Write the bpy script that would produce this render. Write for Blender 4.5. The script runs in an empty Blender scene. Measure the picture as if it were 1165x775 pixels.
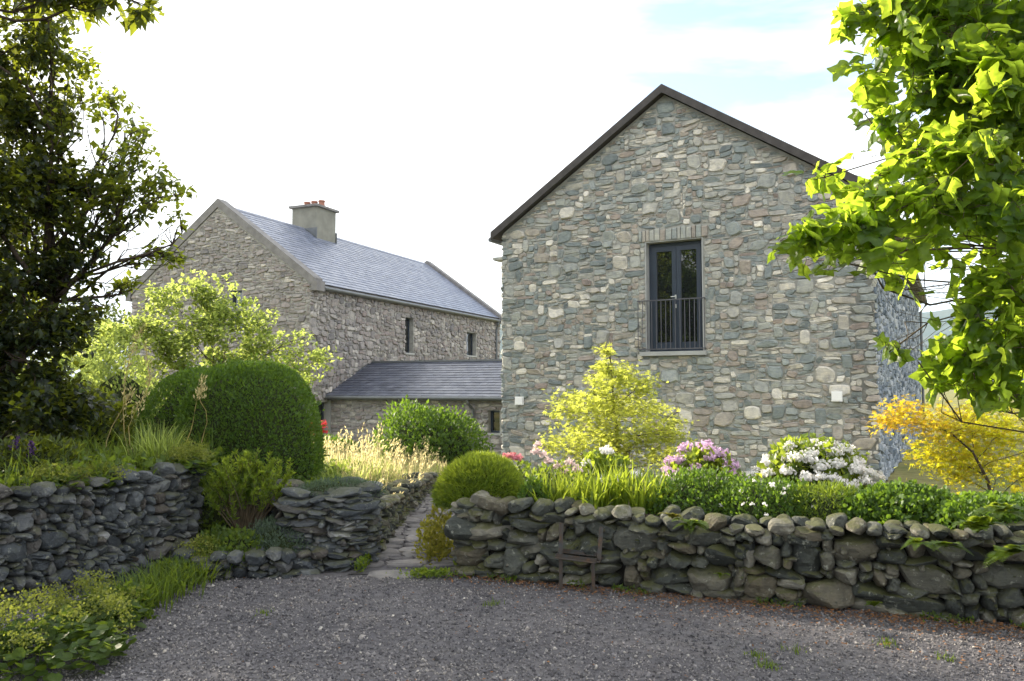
import bpy, math, random
import numpy as np
from mathutils import Vector, Matrix

random.seed(7)
RNG = np.random.default_rng(11)
SC = bpy.context.scene
COL = SC.collection
PI = math.pi
rad = math.radians

# ------------------------------------------------------------------ camera
F, CX, CY, EYE = 900.0, 582.5, 387.5, 1.7
PITCH = math.atan(52.5 / F)
cam_d = bpy.data.cameras.new('camera')
cam_d.sensor_width = 36.0
cam_d.lens = F / 1165.0 * 36.0
cam_d.clip_end = 9000
cam_d.clip_start = 0.05
cam = bpy.data.objects.new('camera', cam_d)
COL.objects.link(cam)
cam.location = (0, 0, EYE)
cam.rotation_euler = (PI / 2 + PITCH, 0, 0)
SC.camera = cam


def ray(x, y):
    a = (x - CX) / F
    b = (CY - y) / F
    return np.array([a, math.cos(PITCH) - b * math.sin(PITCH), math.sin(PITCH) + b * math.cos(PITCH)])


def at(x, y, Y):
    r = ray(x, y)
    return np.array([0, 0, EYE]) + r * (Y / r[1])


def atz(x, y, z):
    r = ray(x, y)
    return np.array([0, 0, EYE]) + r * ((z - EYE) / r[2])


# ------------------------------------------------------------------ light
SUN_AZ = np.array([-0.80, 0.60])
SUN_EL = rad(24)
sun_dir = Vector((SUN_AZ[0] * math.cos(SUN_EL), SUN_AZ[1] * math.cos(SUN_EL), math.sin(SUN_EL)))
sd = bpy.data.lights.new('sun', 'SUN')
sd.energy = 5.0
sd.angle = rad(0.6)
sd.color = (1.0, 0.88, 0.70)
so = bpy.data.objects.new('sun', sd)
COL.objects.link(so)
so.rotation_euler = (-sun_dir).to_track_quat('-Z', 'Y').to_euler()
so.location = (-20, 20, 30)

w = bpy.data.worlds.new('World')
SC.world = w
w.use_nodes = True
nt = w.node_tree
nt.nodes.clear()
N = nt.nodes.new
L = nt.links.new
out = N('ShaderNodeOutputWorld')
bg = N('ShaderNodeBackground')
bg.inputs['Strength'].default_value = 0.112
sky = N('ShaderNodeTexSky')
sky.sky_type = 'NISHITA'
sky.sun_disc = False
sky.sun_elevation = SUN_EL
sky.sun_rotation = math.atan2(sun_dir.x, sun_dir.y)
sky.air_density = 1.0
sky.dust_density = 1.6
sky.ozone_density = 1.2
tc = N('ShaderNodeTexCoord')
mp = N('ShaderNodeMapping')
mp.inputs['Scale'].default_value = (1.0, 1.0, 2.6)
nz = N('ShaderNodeTexNoise')
nz.inputs['Scale'].default_value = 1.7
nz.inputs['Detail'].default_value = 7
nz.inputs['Roughness'].default_value = 0.55
nz.inputs['Distortion'].default_value = 0.4
rp = N('ShaderNodeValToRGB')
rp.color_ramp.elements[0].position = 0.40
rp.color_ramp.elements[0].color = (0.06, 0.06, 0.06, 1)
rp.color_ramp.elements[1].position = 0.60
rp.color_ramp.elements[1].color = (1, 1, 1, 1)
mx = N('ShaderNodeMix')
mx.data_type = 'RGBA'
mx.inputs[7].default_value = (6.0, 6.0, 5.9, 1)
L(tc.outputs['Generated'], mp.inputs['Vector'])
L(mp.outputs['Vector'], nz.inputs['Vector'])
# the cloud deck thins out to blue over the right of the gable
dt = N('ShaderNodeVectorMath')
dt.operation = 'DOT_PRODUCT'
hole_dir = Vector((0.40, 0.86, 0.42)).normalized()
dt.inputs[1].default_value = hole_dir
L(tc.outputs['Generated'], dt.inputs[0])
hr = N('ShaderNodeMapRange')
hr.interpolation_type = 'SMOOTHSTEP'
hr.inputs['From Min'].default_value = 0.90
hr.inputs['From Max'].default_value = 0.995
hr.inputs['To Min'].default_value = 0.0
hr.inputs['To Max'].default_value = 0.265
L(dt.outputs['Value'], hr.inputs['Value'])
sb = N('ShaderNodeMath')
sb.operation = 'SUBTRACT'
sb.use_clamp = True
ad0 = N('ShaderNodeMath')
ad0.operation = 'ADD'
ad0.inputs[1].default_value = 0.17
L(nz.outputs['Fac'], ad0.inputs[0])
L(ad0.outputs[0], sb.inputs[0])
L(hr.outputs['Result'], sb.inputs[1])
L(sb.outputs[0], rp.inputs['Fac'])
L(rp.outputs['Color'], mx.inputs[0])
L(sky.outputs['Color'], mx.inputs[6])
L(mx.outputs[2], bg.inputs['Color'])
L(bg.outputs['Background'], out.inputs['Surface'])

SC.view_settings.view_transform = 'Standard'
SC.view_settings.look = 'None'
SC.view_settings.exposure = 1.7
SC.view_settings.gamma = 1.0
SC.cycles.max_bounces = 7
SC.cycles.diffuse_bounces = 3
SC.cycles.transmission_bounces = 4
SC.cycles.transparent_max_bounces = 4


# ------------------------------------------------------------------ materials
def base_mat(name):
    m = bpy.data.materials.new(name)
    m.use_nodes = True
    t = m.node_tree
    return m, t, t.nodes, t.links, t.nodes['Principled BSDF']


def ramp(nodes, stops, const=False):
    r = nodes.new('ShaderNodeValToRGB')
    cr = r.color_ramp
    if const:
        cr.interpolation = 'CONSTANT'
    while len(cr.elements) < len(stops):
        cr.elements.new(0.5)
    for e, (p, c) in zip(cr.elements, stops):
        e.position = p
        e.color = (c[0], c[1], c[2], 1)
    return r


def attr(nodes, name='var'):
    a = nodes.new('ShaderNodeAttribute')
    a.attribute_name = name
    return a


def noise(nodes, links, scale, detail=4, rough=0.55, vec=None):
    n = nodes.new('ShaderNodeTexNoise')
    n.inputs['Scale'].default_value = scale
    n.inputs['Detail'].default_value = detail
    n.inputs['Roughness'].default_value = rough
    if vec is None:
        c = nodes.new('ShaderNodeTexCoord')
        vec = c.outputs['Object']
    links.new(vec, n.inputs['Vector'])
    return n


def mixc(nodes, links, fac, a, b, mode='MIX'):
    m = nodes.new('ShaderNodeMix')
    m.data_type = 'RGBA'
    m.blend_type = mode
    for s, v in ((0, fac), (6, a), (7, b)):
        if isinstance(v, (int, float)):
            m.inputs[s].default_value = v
        elif isinstance(v, tuple):
            m.inputs[s].default_value = (v[0], v[1], v[2], 1)
        else:
            links.new(v, m.inputs[s])
    return m.outputs[2]


def bump(nodes, links, height, bsdf, strength=0.4, dist=0.02):
    b = nodes.new('ShaderNodeBump')
    b.inputs['Strength'].default_value = strength
    b.inputs['Distance'].default_value = dist
    links.new(height, b.inputs['Height'])
    links.new(b.outputs['Normal'], bsdf.inputs['Normal'])


def simple(name, col, rough=0.6, metal=0.0, var=0.12, nscale=6.0, bmp=0.0, spec=0.5):
    m, t, n, l, b = base_mat(name)
    nz = noise(n, l, nscale, 5)
    r = ramp(n, [(0.3, tuple(c * (1 - var) for c in col)), (0.7, tuple(min(1, c * (1 + var)) for c in col))])
    l.new(nz.outputs['Fac'], r.inputs['Fac'])
    l.new(r.outputs['Color'], b.inputs['Base Color'])
    b.inputs['Roughness'].default_value = rough
    b.inputs['Metallic'].default_value = metal
    b.inputs['Specular IOR Level'].default_value = spec
    if bmp:
        nz2 = noise(n, l, nscale * 6, 6)
        bump(n, l, nz2.outputs['Fac'], b, bmp, 0.01)
    return m


def stone_mat(name, stops, rough=0.85, bmp=0.6, nscale=9.0, moss=0.0, lichen=0.0, bdist=0.012, mosscol=(0.07, 0.075, 0.02), stain=0.0):
    m, t, n, l, b = base_mat(name)
    a = attr(n)
    r = ramp(n, stops)
    l.new(a.outputs['Fac'], r.inputs['Fac'])
    c = r.outputs['Color']
    nz = noise(n, l, nscale, 6, 0.65)
    sh = ramp(n, [(0.25, (0.62, 0.63, 0.66)), (0.5, (1, 1, 1)), (0.78, (1.32, 1.27, 1.15))])
    l.new(nz.outputs['Fac'], sh.inputs['Fac'])
    c = mixc(n, l, 1.0, c, sh.outputs['Color'], 'MULTIPLY')
    # streaks along the bedding of the slatey stone
    co = n.new('ShaderNodeTexCoord')
    mp = n.new('ShaderNodeMapping')
    mp.inputs['Scale'].default_value = (3, 3, 22)
    l.new(co.outputs['Object'], mp.inputs['Vector'])
    nst = noise(n, l, 3.0, 5, 0.6, mp.outputs['Vector'])
    st = ramp(n, [(0.35, (0.78, 0.78, 0.8)), (0.65, (1.12, 1.1, 1.06))])
    l.new(nst.outputs['Fac'], st.inputs['Fac'])
    c = mixc(n, l, 0.8, c, st.outputs['Color'], 'MULTIPLY')
    if stain:
        ms = n.new('ShaderNodeMapping')
        ms.inputs['Scale'].default_value = (1.0, 1.0, 0.35)
        l.new(co.outputs['Object'], ms.inputs['Vector'])
        nq = noise(n, l, 1.1, 5, 0.6, ms.outputs['Vector'])
        rq = ramp(n, [(0.3, (0.66, 0.68, 0.70)), (0.6, (1.08, 1.08, 1.06))])
        l.new(nq.outputs['Fac'], rq.inputs['Fac'])
        c = mixc(n, l, stain, c, rq.outputs['Color'], 'MULTIPLY')
    if lichen:
        nl = noise(n, l, 16, 3, 0.7)
        rl = ramp(n, [(0.60, (0, 0, 0)), (0.68, (lichen, lichen, lichen))])
        l.new(nl.outputs['Fac'], rl.inputs['Fac'])
        c = mixc(n, l, rl.outputs['Color'], c, (0.34, 0.35, 0.30))
    if moss:
        g = n.new('ShaderNodeNewGeometry')
        sx = n.new('ShaderNodeSeparateXYZ')
        l.new(g.outputs['Normal'], sx.inputs['Vector'])
        nm = noise(n, l, 5.0, 4, 0.6)
        ad = n.new('ShaderNodeMath')
        ad.operation = 'MULTIPLY_ADD'
        l.new(sx.outputs['Z'], ad.inputs[0])
        ad.inputs[1].default_value = 0.35
        l.new(nm.outputs['Fac'], ad.inputs[2])
        rm = ramp(n, [(0.66, (0, 0, 0)), (0.86, (moss, moss, moss))])
        l.new(ad.outputs[0], rm.inputs['Fac'])
        c = mixc(n, l, rm.outputs['Color'], c, mosscol)
    l.new(c, b.inputs['Base Color'])
    b.inputs['Roughness'].default_value = rough
    b.inputs['Specular IOR Level'].default_value = 0.3
    nb = noise(n, l, nscale * 3.2, 8, 0.7)
    bump(n, l, nb.outputs['Fac'], b, bmp, bdist)
    return m


def leaf_mat(name, dark, light, trans, tfac=0.45, rough=0.5, spec=0.35, tlow=0.65):
    m, t, n, l, b = base_mat(name)
    a = attr(n)
    mid = tuple((x + y) / 2 for x, y in zip(dark, light))
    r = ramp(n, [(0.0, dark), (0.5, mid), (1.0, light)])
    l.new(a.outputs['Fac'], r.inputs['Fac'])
    nm = noise(n, l, 22, 3, 0.6)
    rm = ramp(n, [(0.3, (0.72, 0.75, 0.7)), (0.7, (1.25, 1.2, 1.2))])
    l.new(nm.outputs['Fac'], rm.inputs['Fac'])
    l.new(mixc(n, l, 1.0, r.outputs['Color'], rm.outputs['Color'], 'MULTIPLY'), b.inputs['Base Color'])
    b.inputs['Roughness'].default_value = rough
    b.inputs['Specular IOR Level'].default_value = spec
    tr = n.new('ShaderNodeBsdfTranslucent')
    r2 = ramp(n, [(0.0, tuple(c * tlow for c in trans)), (1.0, trans)])
    l.new(a.outputs['Fac'], r2.inputs['Fac'])
    l.new(mixc(n, l, 1.0, r2.outputs['Color'], rm.outputs['Color'], 'MULTIPLY'), tr.inputs['Color'])
    mxs = n.new('ShaderNodeMixShader')
    mxs.inputs[0].default_value = tfac
    l.new(b.outputs['BSDF'], mxs.inputs[1])
    l.new(tr.outputs['BSDF'], mxs.inputs[2])
    l.new(mxs.outputs['Shader'], n['Material Output'].inputs['Surface'])
    return m


M = {}
M['house_stone'] = stone_mat('house_stone', [
    (0.0, (0.16, 0.188, 0.197)), (0.2, (0.25, 0.285, 0.29)), (0.40, (0.33, 0.352, 0.342)), (0.58, (0.39, 0.388, 0.362)),
    (0.69, (0.375, 0.345, 0.305)), (0.78, (0.29, 0.245, 0.225)), (0.86, (0.46, 0.44, 0.40)), (1.0, (0.68, 0.655, 0.60))], bmp=0.7, lichen=0.4, stain=0.5)
M['far_stone'] = stone_mat('far_stone', [
    (0.0, (0.17, 0.165, 0.175)), (0.2, (0.24, 0.228, 0.23)), (0.45, (0.285, 0.27, 0.27)), (0.65, (0.245, 0.212, 0.21)),
    (0.85, (0.32, 0.31, 0.305)), (1.0, (0.46, 0.44, 0.42))], bmp=0.5, lichen=0.2)
M['shaded_stone'] = stone_mat('shaded_stone', [
    (0.0, (0.10, 0.13, 0.17)), (0.5, (0.20, 0.235, 0.28)), (1.0, (0.36, 0.39, 0.43))], bmp=0.5, lichen=0.2)  # side wall stone, with its blue sky shade put into the colour
M['mortar'] = simple('mortar', (0.30, 0.30, 0.28), 0.95, 0, 0.25, 5, 0.6, 0.2)
M['field_stone'] = stone_mat('field_stone', [
    (0.0, (0.036, 0.042, 0.04)), (0.25, (0.07, 0.078, 0.072)), (0.5, (0.112, 0.117, 0.104)), (0.66, (0.095, 0.082, 0.058)),
    (0.85, (0.155, 0.15, 0.125)), (1.0, (0.24, 0.235, 0.21))], bmp=1.0, nscale=9, moss=0.8, lichen=0.6, bdist=0.035, stain=0.6)
M['blue_stone'] = stone_mat('blue_stone', [
    (0.0, (0.04, 0.047, 0.056)), (0.4, (0.085, 0.097, 0.112)), (0.7, (0.135, 0.146, 0.16)), (0.92, (0.075, 0.066, 0.06)),
    (0.97, (0.15, 0.155, 0.16)), (1.0, (0.36, 0.37, 0.38))], bmp=1.0, nscale=9, moss=0.5, lichen=0.45, bdist=0.035, stain=0.5)
M['paving'] = stone_mat('paving', [(0.0, (0.105, 0.10, 0.108)), (0.6, (0.155, 0.148, 0.155)), (1.0, (0.21, 0.20, 0.20))], bmp=0.7, nscale=6, moss=0.1)
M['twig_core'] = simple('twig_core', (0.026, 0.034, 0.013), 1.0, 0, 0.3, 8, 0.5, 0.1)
M['dark_core'] = simple('dark_core', (0.018, 0.017, 0.015), 1.0, 0, 0.3, 8, 0.5, 0.1)
M['soil'] = simple('soil', (0.035, 0.027, 0.02), 1.0, 0, 0.35, 6, 0.7, 0.1)
M['concrete'] = simple('concrete', (0.27, 0.26, 0.25), 0.85, 0, 0.18, 3, 0.3, 0.3)
M['dark_concrete'] = simple('dark_concrete', (0.17, 0.165, 0.165), 0.8, 0, 0.25, 4, 0.3, 0.35)
M['render'] = simple('render', (0.205, 0.205, 0.18), 0.9, 0, 0.18, 2.5, 0.3, 0.25)
M['verge'] = simple('verge', (0.062, 0.057, 0.056), 0.75, 0, 0.25, 6, 0.2, 0.25)
M['gutter'] = simple('gutter', (0.11, 0.12, 0.13), 0.4, 0.3, 0.15, 4)
M['frame'] = simple('frame', (0.028, 0.04, 0.062), 0.35, 0.2, 0.1, 4)
M['rail'] = simple('rail', (0.10, 0.10, 0.115), 0.45, 0.5, 0.15, 6)
M['sill'] = simple('sill', (0.33, 0.34, 0.34), 0.7, 0, 0.12, 5, 0.2)
M['white_box'] = simple('white_box', (0.78, 0.79, 0.80), 0.5, 0, 0.03, 8)
M['pot'] = simple('pot', (0.27, 0.12, 0.085), 0.8, 0, 0.2, 8, 0.2)
M['steel'] = simple('steel', (0.6, 0.6, 0.6), 0.3, 0.9, 0.05, 8)
M['timber'] = simple('timber', (0.16, 0.14, 0.12), 0.7, 0, 0.25, 8, 0.3)
M['dark_room'] = simple('dark_room', (0.012, 0.012, 0.013), 0.9, 0, 0.2, 3)


def rust_mat():
    m, t, n, l, b = base_mat('rust')
    nz = noise(n, l, 14, 6, 0.7)
    r = ramp(n, [(0.35, (0.045, 0.05, 0.055)), (0.55, (0.06, 0.045, 0.035)), (0.75, (0.14, 0.075, 0.04))])
    l.new(nz.outputs['Fac'], r.inputs['Fac'])
    l.new(r.outputs['Color'], b.inputs['Base Color'])
    b.inputs['Roughness'].default_value = 0.75
    b.inputs['Metallic'].default_value = 0.35
    bump(n, l, nz.outputs['Fac'], b, 0.5, 0.004)
    return m


M['rust'] = rust_mat()


def slate_mat(name, stops):
    m, t, n, l, b = base_mat(name)
    a = attr(n)
    r = ramp(n, stops)
    l.new(a.outputs['Fac'], r.inputs['Fac'])
    nz = noise(n, l, 3.0, 6, 0.65)
    sh = ramp(n, [(0.3, (0.8, 0.8, 0.8)), (0.7, (1.15, 1.15, 1.15))])
    l.new(nz.outputs['Fac'], sh.inputs['Fac'])
    c = mixc(n, l, 1.0, r.outputs['Color'], sh.outputs['Color'], 'MULTIPLY')
    l.new(c, b.inputs['Base Color'])
    rr = ramp(n, [(0.3, (0.28, 0.28, 0.28)), (0.7, (0.5, 0.5, 0.5))])
    l.new(nz.outputs['Fac'], rr.inputs['Fac'])
    l.new(rr.outputs['Color'], b.inputs['Roughness'])
    b.inputs['Specular IOR Level'].default_value = 0.6
    nb = noise(n, l, 25, 5)
    bump(n, l, nb.outputs['Fac'], b, 0.2, 0.01)
    return m


M['roof_slate'] = slate_mat('roof_slate', [(0.0, (0.115, 0.135, 0.195)), (0.6, (0.14, 0.16, 0.225)), (1.0, (0.185, 0.205, 0.27))])
M['dim_slate'] = slate_mat('dim_slate', [(0.0, (0.045, 0.052, 0.078)), (0.6, (0.06, 0.068, 0.098)), (1.0, (0.085, 0.094, 0.125))])  # lean-to slates, colour darkened for the weaker sky reflection on that slope


def glass_mat():
    m, t, n, l, b = base_mat('window_glass')
    b.inputs['Base Color'].default_value = (0.010, 0.012, 0.013, 1)
    b.inputs['Roughness'].default_value = 0.015
    b.inputs['IOR'].default_value = 2.0
    nb = noise(n, l, 2.0, 2)
    bump(n, l, nb.outputs['Fac'], b, 0.015, 0.02)
    return m


M['glass'] = glass_mat()


def ground_mat(name, c1, c2, scale, bstr=0.5):
    m, t, n, l, b = base_mat(name)
    nz = noise(n, l, scale, 8, 0.65)
    nz2 = noise(n, l, scale * 14, 5, 0.7)
    r = ramp(n, [(0.35, c1), (0.65, c2)])
    l.new(nz.outputs['Fac'], r.inputs['Fac'])
    sh = ramp(n, [(0.3, (0.6, 0.6, 0.6)), (0.7, (1.3, 1.3, 1.3))])
    l.new(nz2.outputs['Fac'], sh.inputs['Fac'])
    c = mixc(n, l, 1.0, r.outputs['Color'], sh.outputs['Color'], 'MULTIPLY')
    l.new(c, b.inputs['Base Color'])
    b.inputs['Roughness'].default_value = 1.0
    b.inputs['Specular IOR Level'].default_value = 0.1
    bump(n, l, nz2.outputs['Fac'], b, bstr, 0.03)
    return m


M['field'] = ground_mat('field', (0.10, 0.12, 0.035), (0.24, 0.21, 0.09), 0.25)
M['hill'] = ground_mat('hill', (0.035, 0.055, 0.03), (0.07, 0.075, 0.04), 0.01)
M['gravel_bed'] = ground_mat('gravel_bed', (0.075, 0.073, 0.082), (0.12, 0.115, 0.122), 0.8, 0.9)
M['gravel'] = stone_mat('gravel', [(0.0, (0.06, 0.059, 0.068)), (0.3, (0.11, 0.107, 0.119)), (0.6, (0.16, 0.154, 0.168)), (0.9, (0.215, 0.205, 0.21)), (0.975, (0.27, 0.255, 0.25)), (1.0, (0.42, 0.40, 0.38))], bmp=0.3, nscale=1.4, stain=0.7)

M['bark'] = simple('bark', (0.055, 0.042, 0.032), 0.95, 0, 0.35, 10, 0.8, 0.15)
M['twig'] = simple('twig', (0.09, 0.07, 0.045), 0.9, 0, 0.3, 12, 0.4, 0.2)
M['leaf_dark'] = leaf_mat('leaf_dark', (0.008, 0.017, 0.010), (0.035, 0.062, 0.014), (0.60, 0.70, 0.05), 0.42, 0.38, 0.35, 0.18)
M['leaf_tulip'] = leaf_mat('leaf_tulip', (0.035, 0.085, 0.018), (0.095, 0.15, 0.025), (0.60, 0.82, 0.06), 0.64, 0.38, 0.4, 0.5)
M['leaf_lime'] = leaf_mat('leaf_lime', (0.07, 0.11, 0.03), (0.12, 0.17, 0.055), (0.58, 0.70, 0.16), 0.6, 0.5)
M['leaf_gold'] = leaf_mat('leaf_gold', (0.12, 0.14, 0.018), (0.18, 0.20, 0.035), (0.72, 0.79, 0.13), 0.65, 0.5)
M['leaf_orange'] = leaf_mat('leaf_orange', (0.32, 0.23, 0.05), (0.18, 0.21, 0.04), (0.7, 0.5, 0.05), 0.66, 0.5)
_n = M['leaf_orange'].node_tree.nodes
for _r in [q for q in _n if q.type == 'VALTORGB'][1:]:
    _r.color_ramp.elements[0].color = (0.95, 0.70, 0.20, 1)
    _r.color_ramp.elements[1].color = (0.76, 0.84, 0.16, 1)
M['leaf_olive'] = leaf_mat('leaf_olive', (0.09, 0.11, 0.02), (0.15, 0.15, 0.03), (0.50, 0.46, 0.06), 0.55, 0.5)
M['leaf_hedge'] = leaf_mat('leaf_hedge', (0.03, 0.07, 0.014), (0.065, 0.125, 0.022), (0.24, 0.40, 0.03), 0.40, 0.5)
M['leaf_mid'] = leaf_mat('leaf_mid', (0.03, 0.06, 0.015), (0.065, 0.11, 0.022), (0.34, 0.46, 0.04), 0.48, 0.5)
M['leaf_fresh'] = leaf_mat('leaf_fresh', (0.045, 0.09, 0.012), (0.09, 0.15, 0.02), (0.45, 0.56, 0.05), 0.55, 0.4)
M['leaf_blue'] = leaf_mat('leaf_blue', (0.05, 0.08, 0.06), (0.09, 0.13, 0.09), (0.18, 0.26, 0.12), 0.35, 0.6)
M['leaf_far'] = leaf_mat('leaf_far', (0.03, 0.05, 0.015), (0.06, 0.09, 0.025), (0.18, 0.24, 0.04), 0.4, 0.6)
M['straw'] = leaf_mat('straw', (0.20, 0.15, 0.06), (0.44, 0.37, 0.19), (0.88, 0.78, 0.42), 0.62, 0.6)
M['alchemilla'] = leaf_mat('alchemilla', (0.11, 0.14, 0.022), (0.19, 0.205, 0.04), (0.40, 0.46, 0.06), 0.4, 0.7)
M['petal_white'] = leaf_mat('petal_white', (0.74, 0.74, 0.74), (0.88, 0.87, 0.88), (0.85, 0.84, 0.84), 0.35, 0.7, 0.2)
M['petal_lilac'] = leaf_mat('petal_lilac', (0.56, 0.38, 0.62), (0.76, 0.55, 0.72), (0.7, 0.48, 0.68), 0.35, 0.7, 0.2)
M['petal_pink'] = leaf_mat('petal_pink', (0.72, 0.52, 0.55), (0.84, 0.72, 0.70), (0.8, 0.65, 0.62), 0.35, 0.7, 0.2)
M['petal_rose'] = leaf_mat('petal_rose', (0.62, 0.18, 0.25), (0.74, 0.34, 0.38), (0.7, 0.3, 0.3), 0.35, 0.7, 0.2)
M['petal_red'] = leaf_mat('petal_red', (0.55, 0.04, 0.05), (0.68, 0.12, 0.14), (0.7, 0.1, 0.1), 0.35, 0.7, 0.2)
M['petal_purple'] = leaf_mat('petal_purple', (0.05, 0.03, 0.10), (0.11, 0.06, 0.18), (0.1, 0.05, 0.16), 0.35, 0.7, 0.2)
M['litter'] = leaf_mat('litter', (0.10, 0.05, 0.025), (0.26, 0.13, 0.06), (0.2, 0.1, 0.05), 0.2, 0.8, 0.2)


# ------------------------------------------------------------------ mesh building
class MB:
    """collects chunks of vertices and faces; build() links them as ONE mesh object"""

    def __init__(s):
        s.v = []
        s.f = []
        s.a = []
        s.n = 0

    def add(s, v, f, var=0.5):
        v = np.asarray(v, dtype=np.float64).reshape(-1, 3)
        fs = f if isinstance(f, list) and len(f) and isinstance(f[0], np.ndarray) else [np.asarray(f, dtype=np.int64)]
        for q in fs:
            if len(q):
                s.f.append(np.asarray(q) + s.n)
        a = np.full(len(v), var) if np.isscalar(var) else np.asarray(var)
        s.v.append(v)
        s.a.append(a)
        s.n += len(v)

    def box(s, x0, x1, y0, y1, z0, z1, var=0.5, T=None):
        v = np.array([[x, y, z] for z in (z0, z1) for y in (y0, y1) for x in (x0, x1)], float)
        if T is not None:
            v = T(v)
        f = np.array([[0, 2, 3, 1], [4, 5, 7, 6], [0, 1, 5, 4], [2, 6, 7, 3], [0, 4, 6, 2], [1, 3, 7, 5]])
        s.add(v, f, var)

    def prism(s, poly, n0, n1, T):
        """poly: (k,2) in u,v; extruded from n0 (front) to n1 (back)"""
        k = len(poly)
        p = np.array(poly, float)
        v = np.concatenate([np.c_[p, np.full(k, n0)], np.c_[p, np.full(k, n1)]])
        sides = np.array([[i, (i + 1) % k, k + (i + 1) % k, k + i] for i in range(k)])
        s.add(T(v), [np.array([list(range(k))[::-1]]), np.array([list(range(k, 2 * k))]), sides])

    def tube(s, pts, radii, seg=6, var=0.5):
        pts = np.asarray(pts, float)
        n = len(pts)
        radii = np.full(n, radii) if np.isscalar(radii) else np.asarray(radii, float)
        d = np.gradient(pts, axis=0)
        d /= np.linalg.norm(d, axis=1)[:, None] + 1e-9
        ref = np.tile([0.0, 0.0, 1.0], (n, 1))
        ref[np.abs(d[:, 2]) > 0.95] = [1, 0, 0]
        a = np.cross(d, ref)
        a /= np.linalg.norm(a, axis=1)[:, None] + 1e-9
        b = np.cross(d, a)
        th = np.arange(seg) * 2 * PI / seg
        ring = np.cos(th)[None, :, None] * a[:, None] + np.sin(th)[None, :, None] * b[:, None]
        v = (pts[:, None] + ring * radii[:, None, None]).reshape(-1, 3)
        i, j = np.meshgrid(np.arange(n - 1), np.arange(seg), indexing='ij')
        i, j = i.ravel(), j.ravel()
        j2 = (j + 1) % seg
        f = np.stack([i * seg + j, i * seg + j2, (i + 1) * seg + j2, (i + 1) * seg + j], 1)
        s.add(v, [f, np.array([list(range(seg))[::-1]]), np.array([list(range((n - 1) * seg, n * seg))])], var)

    def build(s, name, mat, parent=None, smooth=False):
        me = bpy.data.meshes.new(name)
        if s.v:
            v = np.concatenate(s.v)
            a = np.concatenate(s.a)
            me.vertices.add(len(v))
            me.vertices.foreach_set('co', v.astype(np.float32).ravel())
            loops = np.concatenate([f.ravel() for f in s.f])
            tot = np.concatenate([np.full(len(f), f.shape[1]) for f in s.f])
            start = np.concatenate([[0], np.cumsum(tot)[:-1]])
            me.loops.add(len(loops))
            me.loops.foreach_set('vertex_index', loops.astype(np.int32))
            me.polygons.add(len(tot))
            me.polygons.foreach_set('loop_start', start.astype(np.int32))
            me.polygons.foreach_set('loop_total', tot.astype(np.int32))
            me.polygons.foreach_set('use_smooth', np.full(len(tot), bool(smooth)))
            at_ = me.attributes.new('var', 'FLOAT', 'POINT')
            at_.data.foreach_set('value', a.astype(np.float32))
            me.update(calc_edges=True)
            me.validate()
        me.materials.append(M[mat] if isinstance(mat, str) else mat)
        o = bpy.data.objects.new(name, me)
        COL.objects.link(o)
        if parent is not None:
            o.parent = parent
        return o


def thing(name, label, cat, loc=(0, 0, 0), rotz=0.0, group=None):
    o = bpy.data.objects.new(name, None)
    COL.objects.link(o)
    o.empty_display_size = 0.2
    o.location = tuple(float(c) for c in loc)
    o.rotation_euler = (0, 0, rotz)
    o['label'] = label
    o['category'] = cat
    if group:
        o['group'] = group
    return o


def tag(o, label=None, cat=None, group=None, kind=None):
    if label:
        o['label'] = label
    if cat:
        o['category'] = cat
    if group:
        o['group'] = group
    if kind:
        o['kind'] = kind
    return o


def structure(o, label=None):
    o['kind'] = 'structure'
    if label:
        o['label'] = label
    return o


# ------------------------------------------------------------------ terrain
def sstep(x, a, b):
    t = np.clip((x - a) / (b - a), 0, 1)
    return t * t * (3 - 2 * t)


def gz(x, y):
    """ground height: level by the drive, falling a little towards the far house"""
    return -0.65 * sstep(np.asarray(y, float), 13, 26) * (1 - sstep(np.asarray(x, float), -1, 6))


def grid_mesh(xs, ys, zf):
    X, Y = np.meshgrid(xs, ys)
    Z = zf(X, Y)
    v = np.stack([X, Y, Z], -1).reshape(-1, 3)
    nx, ny = len(xs), len(ys)
    i, j = np.meshgrid(np.arange(ny - 1), np.arange(nx - 1), indexing='ij')
    i, j = i.ravel(), j.ravel()
    f = np.stack([i * nx + j, i * nx + j + 1, (i + 1) * nx + j + 1, (i + 1) * nx + j], 1)
    return v, f


xs = np.unique(np.concatenate([-np.geomspace(40, 3500, 16), np.linspace(-40, 40, 41), np.geomspace(40, 3500, 16)]))
ys = np.unique(np.concatenate([-np.geomspace(20, 1500, 10), np.linspace(-20, 60, 41), np.geomspace(60, 3500, 16)]))
b = MB()
b.add(*grid_mesh(xs, ys, gz))
structure(b.build('ground', 'field', smooth=True))

b = MB()
b.add(*grid_mesh(np.linspace(-9, 12, 22), np.linspace(-6, 8.2, 15), lambda x, y: 0.004 + 0 * x))
structure(b.build('drive', 'gravel_bed'))

# hills far behind
hx = np.linspace(-900, 3400, 80)
hy = np.linspace(1500, 3000, 24)


def hz(x, y):
    c = np.sin(PI * (y - 1500) / 1500)
    r = 130 + 170 * np.exp(-((x - 300) / 420) ** 2) + 120 * np.exp(-((x - 1250) / 500) ** 2) + 60 * np.sin(x / 130.0) * np.cos(y / 210.0)
    return -6 + c * r * 0.9


b = MB()
b.add(*grid_mesh(hx, hy, hz))
structure(b.build('hills', 'hill', smooth=True))


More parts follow.
